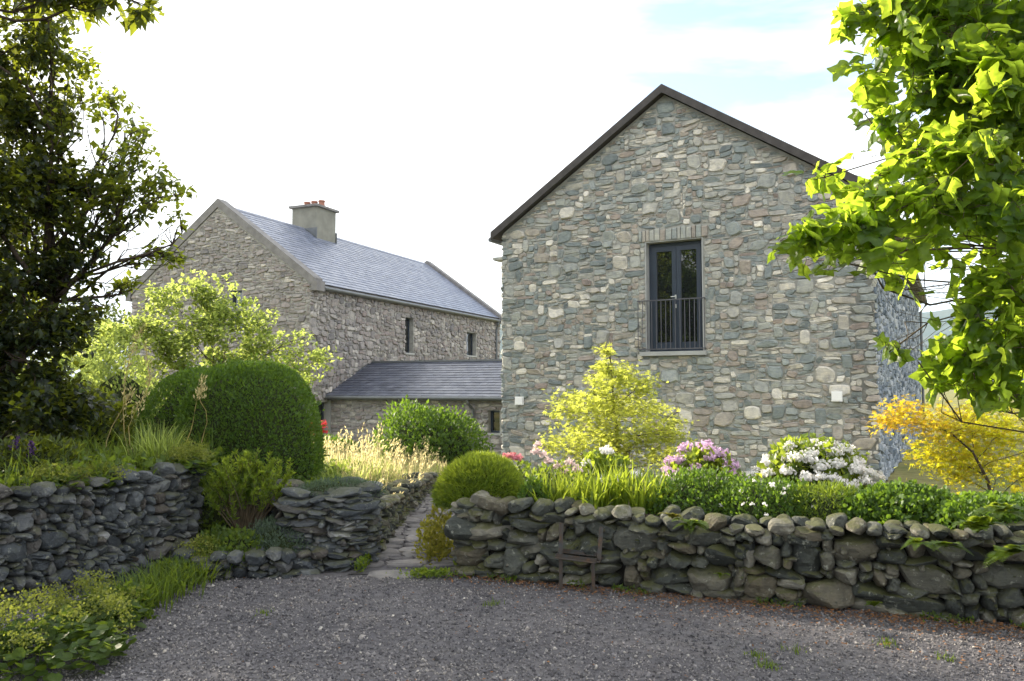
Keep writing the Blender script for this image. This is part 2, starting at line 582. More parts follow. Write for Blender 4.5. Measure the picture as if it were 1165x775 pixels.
# ------------------------------------------------------------------ masonry
def pack(nx, ny, mask, big, fill_w, fill_h, rng, nbig):
    """pack rectangles over a cell grid; mask[j,i] True where stone is wanted"""
    occ = ~mask.copy()
    rects = []
    for _ in range(nbig):
        bw = rng.integers(big[0], big[1] + 1)
        bh = rng.integers(big[2], big[3] + 1)
        i = rng.integers(0, max(1, nx - bw + 1))
        j = rng.integers(0, max(1, ny - bh + 1))
        if i + bw > nx or j + bh > ny or occ[j:j + bh, i:i + bw].any():
            continue
        occ[j:j + bh, i:i + bw] = True
        rects.append((i, j, bw, bh))
    for j in range(ny):
        i = 0
        while i < nx:
            if occ[j, i]:
                i += 1
                continue
            wmax = rng.integers(fill_w[0], fill_w[1] + 1)
            k = i
            while k < nx and not occ[j, k] and k - i < wmax:
                k += 1
            # swallow a sliver
            if k < nx and not occ[j, k] and (k + 1 >= nx or occ[j, k + 1]):
                k += 1
            h = rng.integers(fill_h[0], fill_h[1] + 1)
            bh = 1
            while bh < h and j + bh < ny and not occ[j + bh, i:k].any():
                bh += 1
            occ[j:j + bh, i:k] = True
            rects.append((i, j, k - i, bh))
            i = k
    return np.array(rects, float)


def relief_stones(mb, T, Wd, Ht, cw, ch, maskf, big, fill_w, fill_h, nbig, seed, depth=0.035, K=10, joint=0.008, edge=0.0):
    """rubble masonry as flat-bedded stones standing out of the plane v(u,v,n)"""
    rng = np.random.default_rng(seed)
    nx, ny = int(round(Wd / cw)), int(round(Ht / ch))
    U, V = np.meshgrid((np.arange(nx) + 0.5) * cw, (np.arange(ny) + 0.5) * ch)
    r = pack(nx, ny, maskf(U, V), big, fill_w, fill_h, rng, nbig)
    n = len(r)
    c = np.c_[(r[:, 0] + r[:, 2] / 2) * cw, (r[:, 1] + r[:, 3] / 2) * ch]
    hw = r[:, 2] * cw / 2 - joint / 2
    hh = r[:, 3] * ch / 2 - joint / 2
    # corners of the wall: some stones stick out
    if edge:
        lft = r[:, 0] < 1
        rgt = r[:, 0] + r[:, 2] > nx - 1
        e = rng.uniform(0, edge, n)
        c[lft, 0] -= e[lft]
        c[rgt, 0] += e[rgt]
    th = np.arange(K) * 2 * PI / K + PI / K
    ex = rng.uniform(0.34, 0.85, (n, 1))
    cx = np.sign(np.cos(th)) * np.abs(np.cos(th)) ** ex
    cy = np.sign(np.sin(th)) * np.abs(np.sin(th)) ** ex
    rn = 1 + rng.normal(0, 0.085, (n, K))
    ang = rng.normal(0, 0.09, n)[:, None]
    px = cx * rn * hw[:, None] * rng.uniform(0.95, 1.04, (n, 1))
    py = cy * rn * hh[:, None] * rng.uniform(0.97, 1.08, (n, 1))
    px, py = px + rng.normal(0, 0.2, (n, 1)) * py, py + np.sin(ang) * px
    dep = depth * rng.uniform(0.35, 1.15, n) * np.clip(np.minimum(hw, hh) / 0.05, 0.5, 1.4)
    tx = rng.normal(0, 0.10, n)
    ty = rng.normal(0, 0.12, n)
    rings = []
    for sc, dz in ((1.0, -0.012), (0.97, 0.55), (0.80, 1.0)):
        z = np.full((n, K), dz) if dz < 0 else dep[:, None] * dz * np.ones((n, K))
        if dz > 0.9:
            z = z + tx[:, None] * px * 0.8 + ty[:, None] * py * 0.8 + rng.normal(0, 0.003, (n, K))
        rings.append(np.stack([c[:, 0:1] + px * sc, c[:, 1:2] + py * sc, z], -1))
    cen = np.stack([c[:, 0], c[:, 1], dep * 1.06], -1)[:, None]
    v = np.concatenate(rings + [cen], 1)
    per = 3 * K + 1
    k = np.arange(K)
    k2 = (k + 1) % K
    q = np.concatenate([np.stack([k, k2, K + k2, K + k], 1), np.stack([K + k, K + k2, 2 * K + k2, 2 * K + k], 1)])
    t = np.stack([2 * K + k, 2 * K + k2, np.full(K, 3 * K)], 1)
    off = (np.arange(n) * per)[:, None, None]
    var = np.repeat(rng.random(n), per)
    mb.add(T(v.reshape(-1, 3)), [(q[None] + off).reshape(-1, 4), (t[None] + off).reshape(-1, 3)], var)


def wall_panel(mb, T, Wd, top, thick, openings=(), v0=0.0, breaks=()):
    """solid wall with openings; top(u) is piecewise linear with the given breaks"""
    us = {0.0, Wd} | set(breaks)
    for o in openings:
        us |= {o[0], o[1]}
    us = sorted(us)
    for a, c in zip(us[:-1], us[1:]):
        mid = (a + c) / 2
        cuts = sorted([(o[2], o[3]) for o in openings if o[0] < mid < o[1]])
        lo = v0
        for (q0, q1) in cuts:
            mb.prism([(a, lo), (c, lo), (c, q0), (a, q0)], 0, -thick, T)
            lo = q1
        mb.prism([(a, lo), (c, lo), (c, top(c)), (a, top(a))], 0, -thick, T)


def frame_T(O, U, Nn):
    O, U, Nn = (np.array(q, float) for q in (O, U, Nn))
    Z = np.array([0, 0, 1.0])
    return lambda v: O + v[:, 0:1] * U + v[:, 1:2] * Z + v[:, 2:3] * Nn


ICO = None


def ico(sub=2):
    import bmesh
    bm = bmesh.new()
    bmesh.ops.create_icosphere(bm, subdivisions=sub, radius=1)
    v = np.array([q.co[:] for q in bm.verts])
    f = np.array([[q.index for q in p.verts] for p in bm.faces])
    bm.free()
    return v, f


ICO2 = ico(2)
ICO3 = ico(3)


def boulders(mb, cen, half, axes, rng, rough=0.10, kexp=(2.6, 5.0), tmpl=None, var=None, roll=0.06):
    """rounded field stones: superellipsoids cut by a few planes; axes (n,3,3) rows = along, normal, up"""
    V, Fc = tmpl or ICO2
    n = len(cen)
    m = len(V)
    k = rng.uniform(kexp[0], kexp[1], (n, 1))
    d = V[None].repeat(n, 0)
    r = (np.abs(d) ** k[..., None]).sum(-1) ** (-1 / k)
    # low frequency lumps
    for fr, am in ((2.0, rough), (4.2, rough * 0.45), (9.0, rough * 0.2)):
        w_ = rng.normal(0, 1, (n, 4, 3)) * fr
        ph = rng.uniform(0, 6.28, (n, 4, 1))
        r = r * (1 + am * np.sin(np.einsum('nij,nmj->nim', w_, d) + ph).mean(1) * 1.6)
    p = d * r[..., None]
    # chip flat facets
    for _ in range(7):
        nn = rng.normal(0, 1, (n, 3))
        nn /= np.linalg.norm(nn, axis=1)[:, None]
        lim = rng.uniform(0.60, 1.0, (n, 1))
        dist = np.einsum('nmj,nj->nm', p, nn) - lim
        p = p - np.clip(dist, 0, None)[..., None] * nn[:, None] * 0.85
    p = p * (1 + 0.016 * rng.normal(0, 1, (n, m, 1)))
    p = p * half[:, None]
    a = rng.normal(0, roll, n)
    ca, sa = np.cos(a)[:, None], np.sin(a)[:, None]
    x, z = p[..., 0].copy(), p[..., 2].copy()
    p[..., 0] = ca * x - sa * z
    p[..., 2] = sa * x + ca * z
    wv = np.einsum('nmj,njk->nmk', p, axes) + cen[:, None]
    f = (Fc[None] + (np.arange(n) * m)[:, None, None]).reshape(-1, 3)
    vv = rng.random(n) if var is None else var
    mb.add(wv.reshape(-1, 3), f, np.repeat(vv, m))


def path_frame(pts):
    """polyline -> function u -> position, tangent, left-hand normal (pointing to the seen side)"""
    pts = np.asarray(pts, float)
    seg = np.linalg.norm(np.diff(pts, axis=0), axis=1)
    cu = np.concatenate([[0], np.cumsum(seg)])

    def fn(u):
        u = np.clip(u, 0, cu[-1] - 1e-6)
        i = np.clip(np.searchsorted(cu, u, side='right') - 1, 0, len(seg) - 1)
        t = (u - cu[i]) / seg[i]
        p = pts[i] * (1 - t)[:, None] + pts[i + 1] * t[:, None]
        e = 0.06
        ua, ub = np.clip(u - e, 0, cu[-1]), np.clip(u + e, 0, cu[-1])

        def pos(q):
            j = np.clip(np.searchsorted(cu, q, side='right') - 1, 0, len(seg) - 1)
            s_ = (q - cu[j]) / seg[j]
            return pts[j] * (1 - s_)[:, None] + pts[j + 1] * s_[:, None]
        tg = pos(ub) - pos(ua)
        tg /= np.linalg.norm(tg, axis=1)[:, None] + 1e-9
        nm = np.c_[tg[:, 1], -tg[:, 0]]
        return p, tg, nm
    return fn, cu[-1]


def dry_wall(name, label, pts, ht, mat, seed, cw=0.04, ch=0.03, big=(6, 12, 4, 7), nbig=60, fw=(3, 7), fh=(2, 4), depth=0.17,
             cope=True, cope_size=(0.06, 0.11), thick=0.34, zbase=0.0, rough=0.11, kexp=(2.6, 6.0), tmpl=None, slabs=False, roll=0.12):
    """dry stone wall following a plan polyline (seen side on the right hand of its direction)"""
    rng = np.random.default_rng(seed)
    fn, Ln = path_frame(pts)
    hf = ht if callable(ht) else (lambda u: 0 * u + ht)
    Hm = float(np.max(hf(np.linspace(0, Ln, 50))))
    nx, ny = int(round(Ln / cw)), int(round(Hm / ch))
    Ug, Vg = np.meshgrid((np.arange(nx) + 0.5) * cw, (np.arange(ny) + 0.5) * ch)
    mask = Vg < hf(Ug) - (0.05 if cope else 0)
    r = pack(nx, ny, mask, big, fw, fh, rng, nbig)
    n = len(r)
    u = (r[:, 0] + r[:, 2] / 2) * cw
    vz = (r[:, 1] + r[:, 3] / 2) * ch
    hw = r[:, 2] * cw / 2 * rng.uniform(1.06, 1.3, n)
    hh = r[:, 3] * ch / 2 * rng.uniform(1.06, 1.32, n)
    # small pinning stones set deeper, between the courses
    ns = int(n * 0.9)
    u = np.concatenate([u, rng.uniform(0, Ln, ns)])
    vs = rng.uniform(0.02, 0.96, ns)
    vz = np.concatenate([vz, vs * (hf(u[n:]) - 0.04)])
    hw = np.concatenate([hw, rng.uniform(0.02, 0.06, ns)])
    hh = np.concatenate([hh, rng.uniform(0.018, 0.042, ns)])
    hh = np.maximum(hh, hw * (0.24 if slabs else 0.36))
    hw = np.maximum(hw, hh * 0.8)
    deep = np.concatenate([np.zeros(n), np.full(ns, 0.035)])
    n += ns
    p, tg, nm = fn(u)
    dp = depth * rng.uniform(0.85, 1.1, n)
    off = rng.normal(0, 0.018, n) - deep - 0.12 * (vz / max(Hm, 0.1)) * 0.35 - depth * 0.8
    cen = np.c_[p + nm * off[:, None], zbase + vz]
    axes = np.zeros((n, 3, 3))
    axes[:, 0, :2] = tg
    axes[:, 1, :2] = nm
    axes[:, 2, 2] = 1
    root = thing(name, label, 'stone wall', (pts[0][0], pts[0][1], zbase))
    o0 = np.array([pts[0][0], pts[0][1], zbase])
    mb = MB()
    boulders(mb, cen - o0, np.c_[hw, dp, hh], axes, rng, rough, kexp, tmpl, roll=roll)
    mb.build('stonework', mat, root)
    # earth core behind the stones
    us = np.linspace(0, Ln, max(6, int(Ln / 0.15)))
    p, tg, nm = fn(us)
    hz_ = hf(us) - 0.1
    fr = p - nm * (depth * 0.95)
    bk = p - nm * thick
    m = len(us)
    v = np.concatenate([np.c_[fr, np.full(m, zbase - 0.1)], np.c_[fr, zbase + hz_], np.c_[bk, zbase + hz_], np.c_[bk, np.full(m, zbase - 0.1)]]) - o0
    i = np.arange(m - 1)
    f = [np.stack([i + a * m, i + 1 + a * m, i + 1 + c * m, i + c * m], 1) for a, c in ((0, 1), (1, 2), (2, 3))]
    f.append(np.array([[0, m, 2 * m, 3 * m], [m - 1, 4 * m - 1, 3 * m - 1, 2 * m - 1]]))
    mb = MB()
    mb.add(v, f)
    mb.build('earth_core', 'dark_core', root)
    if cope:
        mb = MB()
        for row in range(2):
            us = []
            q = 0.02
            while q < Ln:
                s_ = rng.uniform(*cope_size) * (1.5 if slabs and rng.random() < 0.6 else 1)
                us.append((q + s_, s_ if rng.random() < 0.93 else s_ * 0.7))
                q += 2 * s_ * rng.uniform(0.92, 1.12)
            us = np.array(us)
            n = len(us)
            p, tg, nm = fn(us[:, 0])
            ax = np.zeros((n, 3, 3))
            ax[:, 0, :2] = tg
            ax[:, 1, :2] = nm
            ax[:, 2, 2] = 1
            hgt = us[:, 1] * (rng.uniform(0.3, 0.42, n) if slabs else rng.uniform(0.5, 0.95, n))
            offr = -depth * 0.75 if row == 0 else -depth * 0.75 - 0.17
            cz = zbase + hf(us[:, 0]) - 0.055 + hgt * 0.75 + rng.normal(0, 0.014, n)
            cen = np.c_[p + nm * (offr + rng.normal(0, 0.02, n))[:, None], cz]
            boulders(mb, cen - o0, np.c_[us[:, 1] * 1.03, np.full(n, 0.13) * rng.uniform(0.8, 1.2, n), hgt], ax, rng, 0.09, (2.2, 3.2), tmpl, roll=0.14)
        mb.build('coping', mat, root)
    return root


# --- right hand garden wall (in front of the house)
RW0, RW1 = np.array([-0.575, 7.24]), np.array([3.61, 5.68])
RWd = (RW1 - RW0) / np.linalg.norm(RW1 - RW0)
RWn = np.array([RWd[1], -RWd[0]])
end = RW1 + RWd * 4.0
back = RW0 - RWn * 2.4 + RWd * 0.05
dry_wall('dry_stone_wall', 'long lichened boulder wall holding up the flower bed in front of the gable',
         [tuple(RW0 - RWn * 0.45 + RWd * 0.02), tuple(RW0 - RWn * 0.06), tuple(RW0 + RWd * 0.06), tuple((RW0 + RW1) / 2), tuple(RW1), tuple(end)],
         lambda u: 0.62 + 0.03 * np.sin(u * 1.7), 'field_stone', 21, cw=0.045, ch=0.03,
         big=(4, 9, 4, 7), nbig=240, fw=(2, 6), fh=(3, 4), cope_size=(0.045, 0.105), tmpl=ICO3, rough=0.14, kexp=(2.3, 4.2))

# --- left hand retaining wall
lw = [(-4.95, 4.55), (-3.83, 5.98), (-3.35, 6.85), (-3.06, 7.55), (-3.06, 7.95), (-3.3, 8.35), (-3.7, 8.7)]
dry_wall('retaining_wall', 'tall blue-grey cobble wall holding back the shaded left bank', lw, lambda u: 0.90 + 0.02 * np.sin(u * 2.1), 'blue_stone', 22,
         cw=0.030, ch=0.027, big=(4, 7, 3, 6), nbig=420, fw=(2, 5), fh=(2, 4), cope=True, cope_size=(0.04, 0.09), rough=0.14, depth=0.13, tmpl=ICO3, roll=0.3, kexp=(2.2, 3.8))

# --- low kerb wall of the little bed
dry_wall('low_wall', 'knee-low edging wall of rounded stones round the little recessed bed',
         [(-3.05, 7.12), (-2.6, 7.02), (-2.05, 7.12), (-1.72, 7.3)], 0.2, 'blue_stone', 23, cw=0.035, ch=0.025, big=(4, 7, 3, 5), nbig=40, fw=(3, 5), fh=(2, 3),
         cope=True, cope_size=(0.06, 0.1), rough=0.12, depth=0.14)

# --- squared wall end beside the path
dry_wall('wall_pier', 'square-built flat-stone wall end on the left side of the path',
         [(-2.2, 7.40), (-2.0, 7.36), (-1.62, 7.36), (-1.38, 7.45), (-1.28, 7.68), (-1.32, 8.05), (-1.5, 8.3)], lambda u: 0.70 + 0.04 * np.clip(u - 0.5, 0, 1), 'blue_stone', 24,
         cw=0.035, ch=0.02, big=(5, 10, 2, 4), nbig=130, fw=(3, 9), fh=(2, 3), cope=True, cope_size=(0.08, 0.13), slabs=True, depth=0.16, rough=0.08, kexp=(3.5, 7))
# back wall of the recess
dry_wall('recess_wall', 'dark low wall at the back of the recessed bed behind the bushy shrub',
         [(-3.1, 8.42), (-2.6, 8.3), (-2.15, 8.1), (-2.02, 7.75)], 0.62, 'blue_stone', 28, cw=0.04, ch=0.03, big=(4, 7, 3, 5), nbig=60, fw=(3, 6), fh=(2, 4), cope=True)
# --- low wall running back along the path
dry_wall('path_wall', 'low mossy wall running back along the left edge of the stone path',
         [(-1.36, 8.0), (-1.33, 8.6), (-1.36, 9.8), (-1.36, 11.2), (-1.30, 12.4), (-1.2, 13.4)], lambda u: 0.46 - 0.045 * u + 0.03 * np.sin(u * 3), 'field_stone', 25,
         cw=0.035, ch=0.025, big=(4, 8, 3, 5), nbig=110, fw=(3, 6), fh=(2, 4), cope=True, cope_size=(0.06, 0.1), depth=0.15)

# --- soil behind the walls
b = MB()
Pb = [tuple(RW0 - RWn * 0.2 + RWd * 0.15), tuple(end - RWn * 0.2), tuple(end + np.array([2, 3.5])), tuple(RW0 + np.array([0.1, 1.6]))]
xs_ = np.linspace(0, 1, 40)


def bedmap(s_, t_):
    A = RW0 - RWn * 0.16 + RWd * 0.1
    Bp = end - RWn * 0.16
    p = A[None] * (1 - s_)[:, None] + Bp[None] * s_[:, None]
    q = p - RWn[None] * (t_ * 6.2)[:, None]
    z = 0.56 * (1 - sstep(t_, 0.22, 0.95)) + 0.03 * np.sin(q[:, 0] * 5) * np.cos(q[:, 1] * 4) - 0.06 * sstep(t_, 0.8, 1)
    return np.c_[q, z]


S_, T_ = np.meshgrid(np.linspace(0, 1, 50), np.linspace(0, 1, 40))
v = bedmap(S_.ravel(), T_.ravel())
i, j = np.meshgrid(np.arange(39), np.arange(49), indexing='ij')
i, j = i.ravel(), j.ravel()
f = np.stack([i * 50 + j, i * 50 + j + 1, (i + 1) * 50 + j + 1, (i + 1) * 50 + j], 1)
b.add(v, f)
# side of the bed towards the path
e = v.reshape(40, 50, 3)[:, 0]
sv = np.concatenate([e, np.c_[e[:, :2], np.full(40, -0.05)]])
k = np.arange(39)
b.add(sv, np.stack([k, k + 1, 40 + k + 1, 40 + k], 1))
structure(b.build('flower_bed', 'soil', smooth=True))

lwp = np.array(lw)
fnL, LL = path_frame(lw)


def bank_z(x, y):
    return 0.84 + 0.10 * sstep(y, 8, 11) + 0.04 * np.sin(x * 3.1) * np.cos(y * 2.3)


b = MB()
uu = np.linspace(0, LL, 40)
p, tg, nm = fnL(uu)
rows = []
for t in np.linspace(0, 1, 30):
    q = p - nm * 0.17 - np.array([1.0, -0.12])[None] * (t * 9)
    q[:, 1] += t * 3.0 * (uu / LL)
    rows.append(np.c_[q, bank_z(q[:, 0], q[:, 1]) - 0.3 * sstep(np.full(40, t), 0.6, 1)])
v = np.concatenate(rows)
i, j = np.meshgrid(np.arange(29), np.arange(39), indexing='ij')
i, j = i.ravel(), j.ravel()
b.add(v, np.stack([i * 40 + j, i * 40 + j + 1, (i + 1) * 40 + j + 1, (i + 1) * 40 + j], 1))
# upper bank behind the recess, carrying the hedge
b.add(*grid_mesh(np.linspace(-9, -1.5, 30), np.linspace(8.2, 14.5, 24),
                 lambda x, y: (0.50 + 0.14 * sstep(-x, 2.4, 4)) * sstep(-x, 1.45, 1.9) * (1 - sstep(y, 11.5, 14)) - 0.03))
structure(b.build('bank', 'soil', smooth=True))
b = MB()
b.add(*grid_mesh(np.linspace(-3.1, -2.0, 12), np.linspace(7.26, 8.35, 12), lambda x, y: 0.14 + 0.05 * np.sin(x * 6) * np.cos(y * 5) + 0.1 * sstep(y, 7.3, 8.2)))
structure(b.build('recessed_bed', 'soil', smooth=True))

# ------------------------------------------------------------------ stone path
b = MB()
pm = [(-0.93, 7.25), (-0.95, 8.4), (-1.0, 9.8), (-1.02, 11.2), (-0.98, 12.6), (-0.8, 14.5), (-0.4, 17), (0.1, 20)]
fnP, LP = path_frame(pm)
Wp = 0.90


def path_T(v):
    p, tg, nm = fnP(v[:, 1].copy())
    ext = np.clip(v[:, 1] - LP, 0, None) + np.clip(v[:, 1], None, 0)
    q = p + nm * (v[:, 0:1] - Wp / 2) + tg * ext[:, None]
    return np.c_[q, 0.028 + gz(q[:, 0], q[:, 1]) + v[:, 2]]


relief_stones(b, path_T, Wp, LP, 0.06, 0.05, lambda U, V: (U > 0) & (V > 0.25), (4, 8, 3, 6), (3, 7), (2, 4), 60, 31, depth=0.010, K=12, joint=0.008)
# the wide threshold slabs where the path meets the gravel
rngp = np.random.default_rng(5)
boulders(b, np.array([[-1.03, 7.22, 0.0], [-0.62, 7.27, 0.0]]), np.array([[0.27, 0.11, 0.035], [0.16, 0.10, 0.03]]),
         np.tile(np.eye(3), (2, 1, 1)), rngp, 0.05, (6, 9), ICO3, np.array([0.85, 0.6]), roll=0.0)
u = np.linspace(0.0, LP, 60)
p, tg, nm = fnP(u)
l_ = p + nm * 0.55
r_ = p - nm * 0.55
v = np.concatenate([np.c_[l_, 0.012 + gz(l_[:, 0], l_[:, 1])], np.c_[r_, 0.012 + gz(r_[:, 0], r_[:, 1])]])
k = np.arange(59)
pb = MB()
pb.add(v, np.stack([k, k + 1, 60 + k + 1, 60 + k], 1))
structure(pb.build('path_bed', 'gravel_bed'))
structure(b.build('path', 'paving', smooth=False))


# ------------------------------------------------------------------ houses
def slates(mb, O, U, D, Nn, length, slope, sw, sh, seed, thick=0.012, cut=None):
    """overlapping slates in courses; O upper corner, U along the ridge, D down the slope"""
    rng = np.random.default_rng(seed)
    O, U, D, Nn = (np.array(q, float) for q in (O, U, D, Nn))
    nr = int(slope / sh)
    nc = int(length / sw)
    sh = slope / nr
    sw = length / nc
    R, Cc = np.meshgrid(np.arange(nr), np.arange(nc + 1), indexing='ij')
    R, Cc = R.ravel(), Cc.ravel()
    u0 = (Cc - 0.5 * (R % 2)) * sw
    u1 = np.clip(u0 + sw - 0.006, 0, length)
    u0 = np.clip(u0, 0, length)
    k = u1 - u0 > 0.02
    if cut is not None:
        k &= cut((u0 + u1) / 2, R * sh)
    R, u0, u1 = R[k], u0[k], u1[k]
    n = len(R)
    d0 = R * sh - 0.03
    d1 = (R + 1) * sh + rng.normal(0, 0.004, n)
    d0 = np.clip(d0, 0, None)
    lift = 0.003 + rng.uniform(0, 0.005, n)
    tw = rng.normal(0, 0.002, n)
    z0 = np.full(n, 0.002)
    pts = [(u0, d0, z0), (u1, d0, z0), (u1, d1, lift + thick + tw), (u0, d1, lift + thick - tw), (u1, d1 - 0.002, lift * 0 - 0.004), (u0, d1 - 0.002, lift * 0 - 0.004)]
    v = np.stack([O + a[:, None] * U + c[:, None] * D + e[:, None] * Nn for a, c, e in pts], 1)
    off = (np.arange(n) * 6)[:, None]
    f = np.concatenate([np.array([[0, 1, 2, 3]]) + off, np.array([[3, 2, 4, 5]]) + off])
    mb.add(v.reshape(-1, 3), f, np.repeat(rng.random(n), 6))


def half_gutter(mb, p0, p1, r=0.06):
    mb.tube([p0, p1], r, 10)


def cylinder(mb, x, y, z0, z1, r0, r1, seg=14):
    mb.tube([(x, y, z0), (x, y, z1)], [r0, r1], seg)


def framed_window(root, T, u0, u1, v0, v1, inset=0.16, fw=0.05, mull=0, mat='frame', fname='window', sill=True, bars=0):
    """frame in the opening with one pane behind; sill below"""
    b = MB()
    a, c = -inset, -inset - 0.07
    g = 0.004
    b.box(u0 + g, u1 - g, v0 + g, v0 + fw, a, c, T=T)
    b.box(u0 + g, u1 - g, v1 - fw, v1 - g, a, c, T=T)
    b.box(u0 + g, u0 + fw, v0 + fw, v1 - fw, a, c, T=T)
    b.box(u1 - fw, u1 - g, v0 + fw, v1 - fw, a, c, T=T)
    fr = b.build(fname, mat, root)
    b = MB()
    b.box(u0 + fw, u1 - fw, v0 + fw, v1 - fw, a - 0.03, a - 0.04, T=T)
    b.build('pane', 'glass', fr)
    if sill:
        b = MB()
        b.box(u0 - 0.06, u1 + 0.06, v0 - 0.075, v0 - 0.003, 0.05, -inset + 0.01, T=T)
        b.build('sill', 'sill', fr)
    return fr


# ---- the gabled house on the right
TH = rad(29.3)
RL = np.array([-0.196, 16.844, 0.0])
RW, RLEN, REV, RAP = 7.24, 18.0, 4.98, 7.36
rh = thing('stone_house', 'tall rubble stone gable house with dark French window, nearest the drive', 'house', RL, -TH)
sl = (RAP - REV) / (RW / 2)
gtop = lambda u: REV + sl * (u if u < RW / 2 else RW - u)
gtopv = lambda u: REV + sl * (RW / 2 - np.abs(u - RW / 2))
TF = frame_T((0, 0, 0), (1, 0, 0), (0, -1, 0))
TR = frame_T((RW, 0, 0), (0, 1, 0), (1, 0, 0))
TLf = frame_T((0, RLEN, 0), (0, -1, 0), (-1, 0, 0))
TB = frame_T((RW, RLEN, 0), (-1, 0, 0), (0, 1, 0))
D0, D1, DV0, DV1 = 3.20, 4.33, 2.36, 4.51
b = MB()
wall_panel(b, TF, RW, gtop, 0.4, [(D0, D1, DV0, DV1)], -0.3, (RW / 2,))
wall_panel(b, TR, RLEN - 0.402, lambda u: REV, 0.4, [], -0.3)
b2 = MB()
b.build('wall_core', 'mortar', rh)
b = MB()
relief_stones(b, TF, RW, RAP, 0.045, 0.03,
              lambda U, V: (V < gtopv(U) - 0.05) & ~((U > D0 - 0.02) & (U < D1 + 0.02) & (V > DV0 - 0.07) & (V < DV1 + 0.26)) & ~((U > D0 - 0.12) & (U < D1 + 0.12) & (V > DV1 - 0.02) & (V < DV1 + 0.25)),
              (3, 8, 4, 9), (2, 9), (1, 4), 420, 41, depth=0.030, K=11, joint=0.006, edge=0.05)
b.build('gable_stonework', 'house_stone', rh)
b = MB()
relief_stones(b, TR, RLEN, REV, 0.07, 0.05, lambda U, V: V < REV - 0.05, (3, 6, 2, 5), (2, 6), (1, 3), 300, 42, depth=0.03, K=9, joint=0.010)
b.build('side_stonework', 'shaded_stone', rh)
b = MB()
wall_panel(b, TLf, RLEN - 0.402, lambda u: REV, 0.4, [], -0.3)
wall_panel(b, frame_T((RW - .402, RLEN - .002, 0), (-1, 0, 0), (0, 1, 0)), RW - 0.804, lambda u: gtop(u + .402) - 0.02, 0.4, [], -0.3, (RW / 2 - .402,))
relief_stones(b, TLf, RLEN, REV, 0.1, 0.06, lambda U, V: V < REV - 0.05, (2, 5, 2, 4), (2, 5), (1, 3), 150, 43, depth=0.05, K=9, edge=0.03)
b.build('rear_stonework', 'house_stone', rh)
# lintel of upright stones
b = MB()
rng = np.random.default_rng(3)
u = D0 - 0.12
while u < D1 + 0.10:
    wst = rng.uniform(0.065, 0.13)
    h = rng.uniform(0.2, 0.245)
    v = np.array([[u, DV1, 0], [u + wst - .01, DV1, 0], [u + wst - .012, DV1 + h, 0], [u + .004, DV1 + h - 0.01, 0]])
    d = rng.uniform(0.025, 0.045)
    q = np.concatenate([v + [0, 0, -0.1], v + [0, 0, d * 0.8], v * 1.0 + [0, 0, d]])
    cen = v.mean(0)
    q[8:, :2] = cen[:2] + (q[8:, :2] - cen[:2]) * 0.82
    k = np.arange(4)
    k2 = (k + 1) % 4
    b.add(TF(q), [np.concatenate([np.stack([k, k2, 4 + k2, 4 + k], 1), np.stack([4 + k, 4 + k2, 8 + k2, 8 + k], 1)]), np.array([[8, 9, 10, 11]])], rng.choice([0.4, 0.5, 0.66, 0.72, 0.3]))
    u += wst
b.build('lintel', 'house_stone', rh)
# lined reveal of the opening, sill, French door
b = MB()
b.box(D0 - 0.004, D0 + 0.018, DV0 + 0.01, DV1 - 0.002, 0.012, -0.3, T=TF)
b.box(D1 - 0.018, D1 + 0.004, DV0 + 0.01, DV1 - 0.002, 0.012, -0.3, T=TF)
b.box(D0 + 0.019, D1 - 0.019, DV1 - 0.022, DV1 - 0.003, 0.010, -0.3, T=TF)
b.build('reveal', 'sill', rh)
b = MB()
b.box(D0 - 0.10, D1 + 0.06, DV0 - 0.07, DV0 + 0.008, 0.10, -0.32, T=TF)
b.build('sill', 'sill', rh)
a0, a1 = -0.17, -0.25
fd0, fd1, fv0, fv1 = D0 + 0.02, D1 - 0.02, DV0 + 0.01, DV1 - 0.024
b = MB()
b.box(fd0, fd0 + 0.06, fv0, fv1, a0, a1, T=TF)
b.box(fd1 - 0.06, fd1, fv0, fv1, a0, a1, T=TF)
b.box(fd0 + 0.06, fd1 - 0.06, fv1 - 0.07, fv1, a0, a1, T=TF)
b.box(fd0 + 0.06, fd1 - 0.06, fv0, fv0 + 0.05, a0, a1, T=TF)
door = b.build('french_door', 'frame', rh)
mid = (fd0 + fd1) / 2
for sgn in (0, 1):
    x0, x1 = (fd0 + 0.064, mid - 0.003) if sgn == 0 else (mid + 0.003, fd1 - 0.064)
    z0, z1 = fv0 + 0.054, fv1 - 0.074
    b = MB()
    a2, a3 = a0 + 0.012, a1 + 0.01
    st = 0.085
    b.box(x0, x0 + st, z0, z1, a2, a3, T=TF)
    b.box(x1 - st, x1, z0, z1, a2, a3, T=TF)
    b.box(x0 + st, x1 - st, z1 - 0.09, z1, a2, a3, T=TF)
    b.box(x0 + st, x1 - st, z0, z0 + 0.13, a2, a3, T=TF)
    b.build('door_leaf', 'frame', door)
    b = MB()
    b.box(x0 + st, x1 - st, z0 + 0.13, z1 - 0.09, a2 - 0.03, a2 - 0.045, T=TF)
    b.build('pane', 'glass', door)
b = MB()
b.box(mid - 0.028, mid + 0.002, fv0 + 0.84, fv0 + 0.915, a0 + 0.013, a0 + 0.03, T=TF)
b.build('lock_plate', 'steel', door)
b = MB()
b.box(mid - 0.028, mid + 0.002, fv0 + 1.02, fv0 + 1.095, a0 + 0.013, a0 + 0.03, T=TF)
b.tube(TF(np.array([[mid - 0.013, fv0 + 1.06, a0 + 0.02], [mid - 0.013, fv0 + 1.06, a0 + 0.06], [mid - 0.10, fv0 + 1.055, a0 + 0.062]])), 0.009, 8)
b.build('handle', 'steel', door)
b = MB()
r0, r1, rz0, rz1 = D0 - 0.14, D1 + 0.05, DV0 + 0.045, DV0 + 0.98
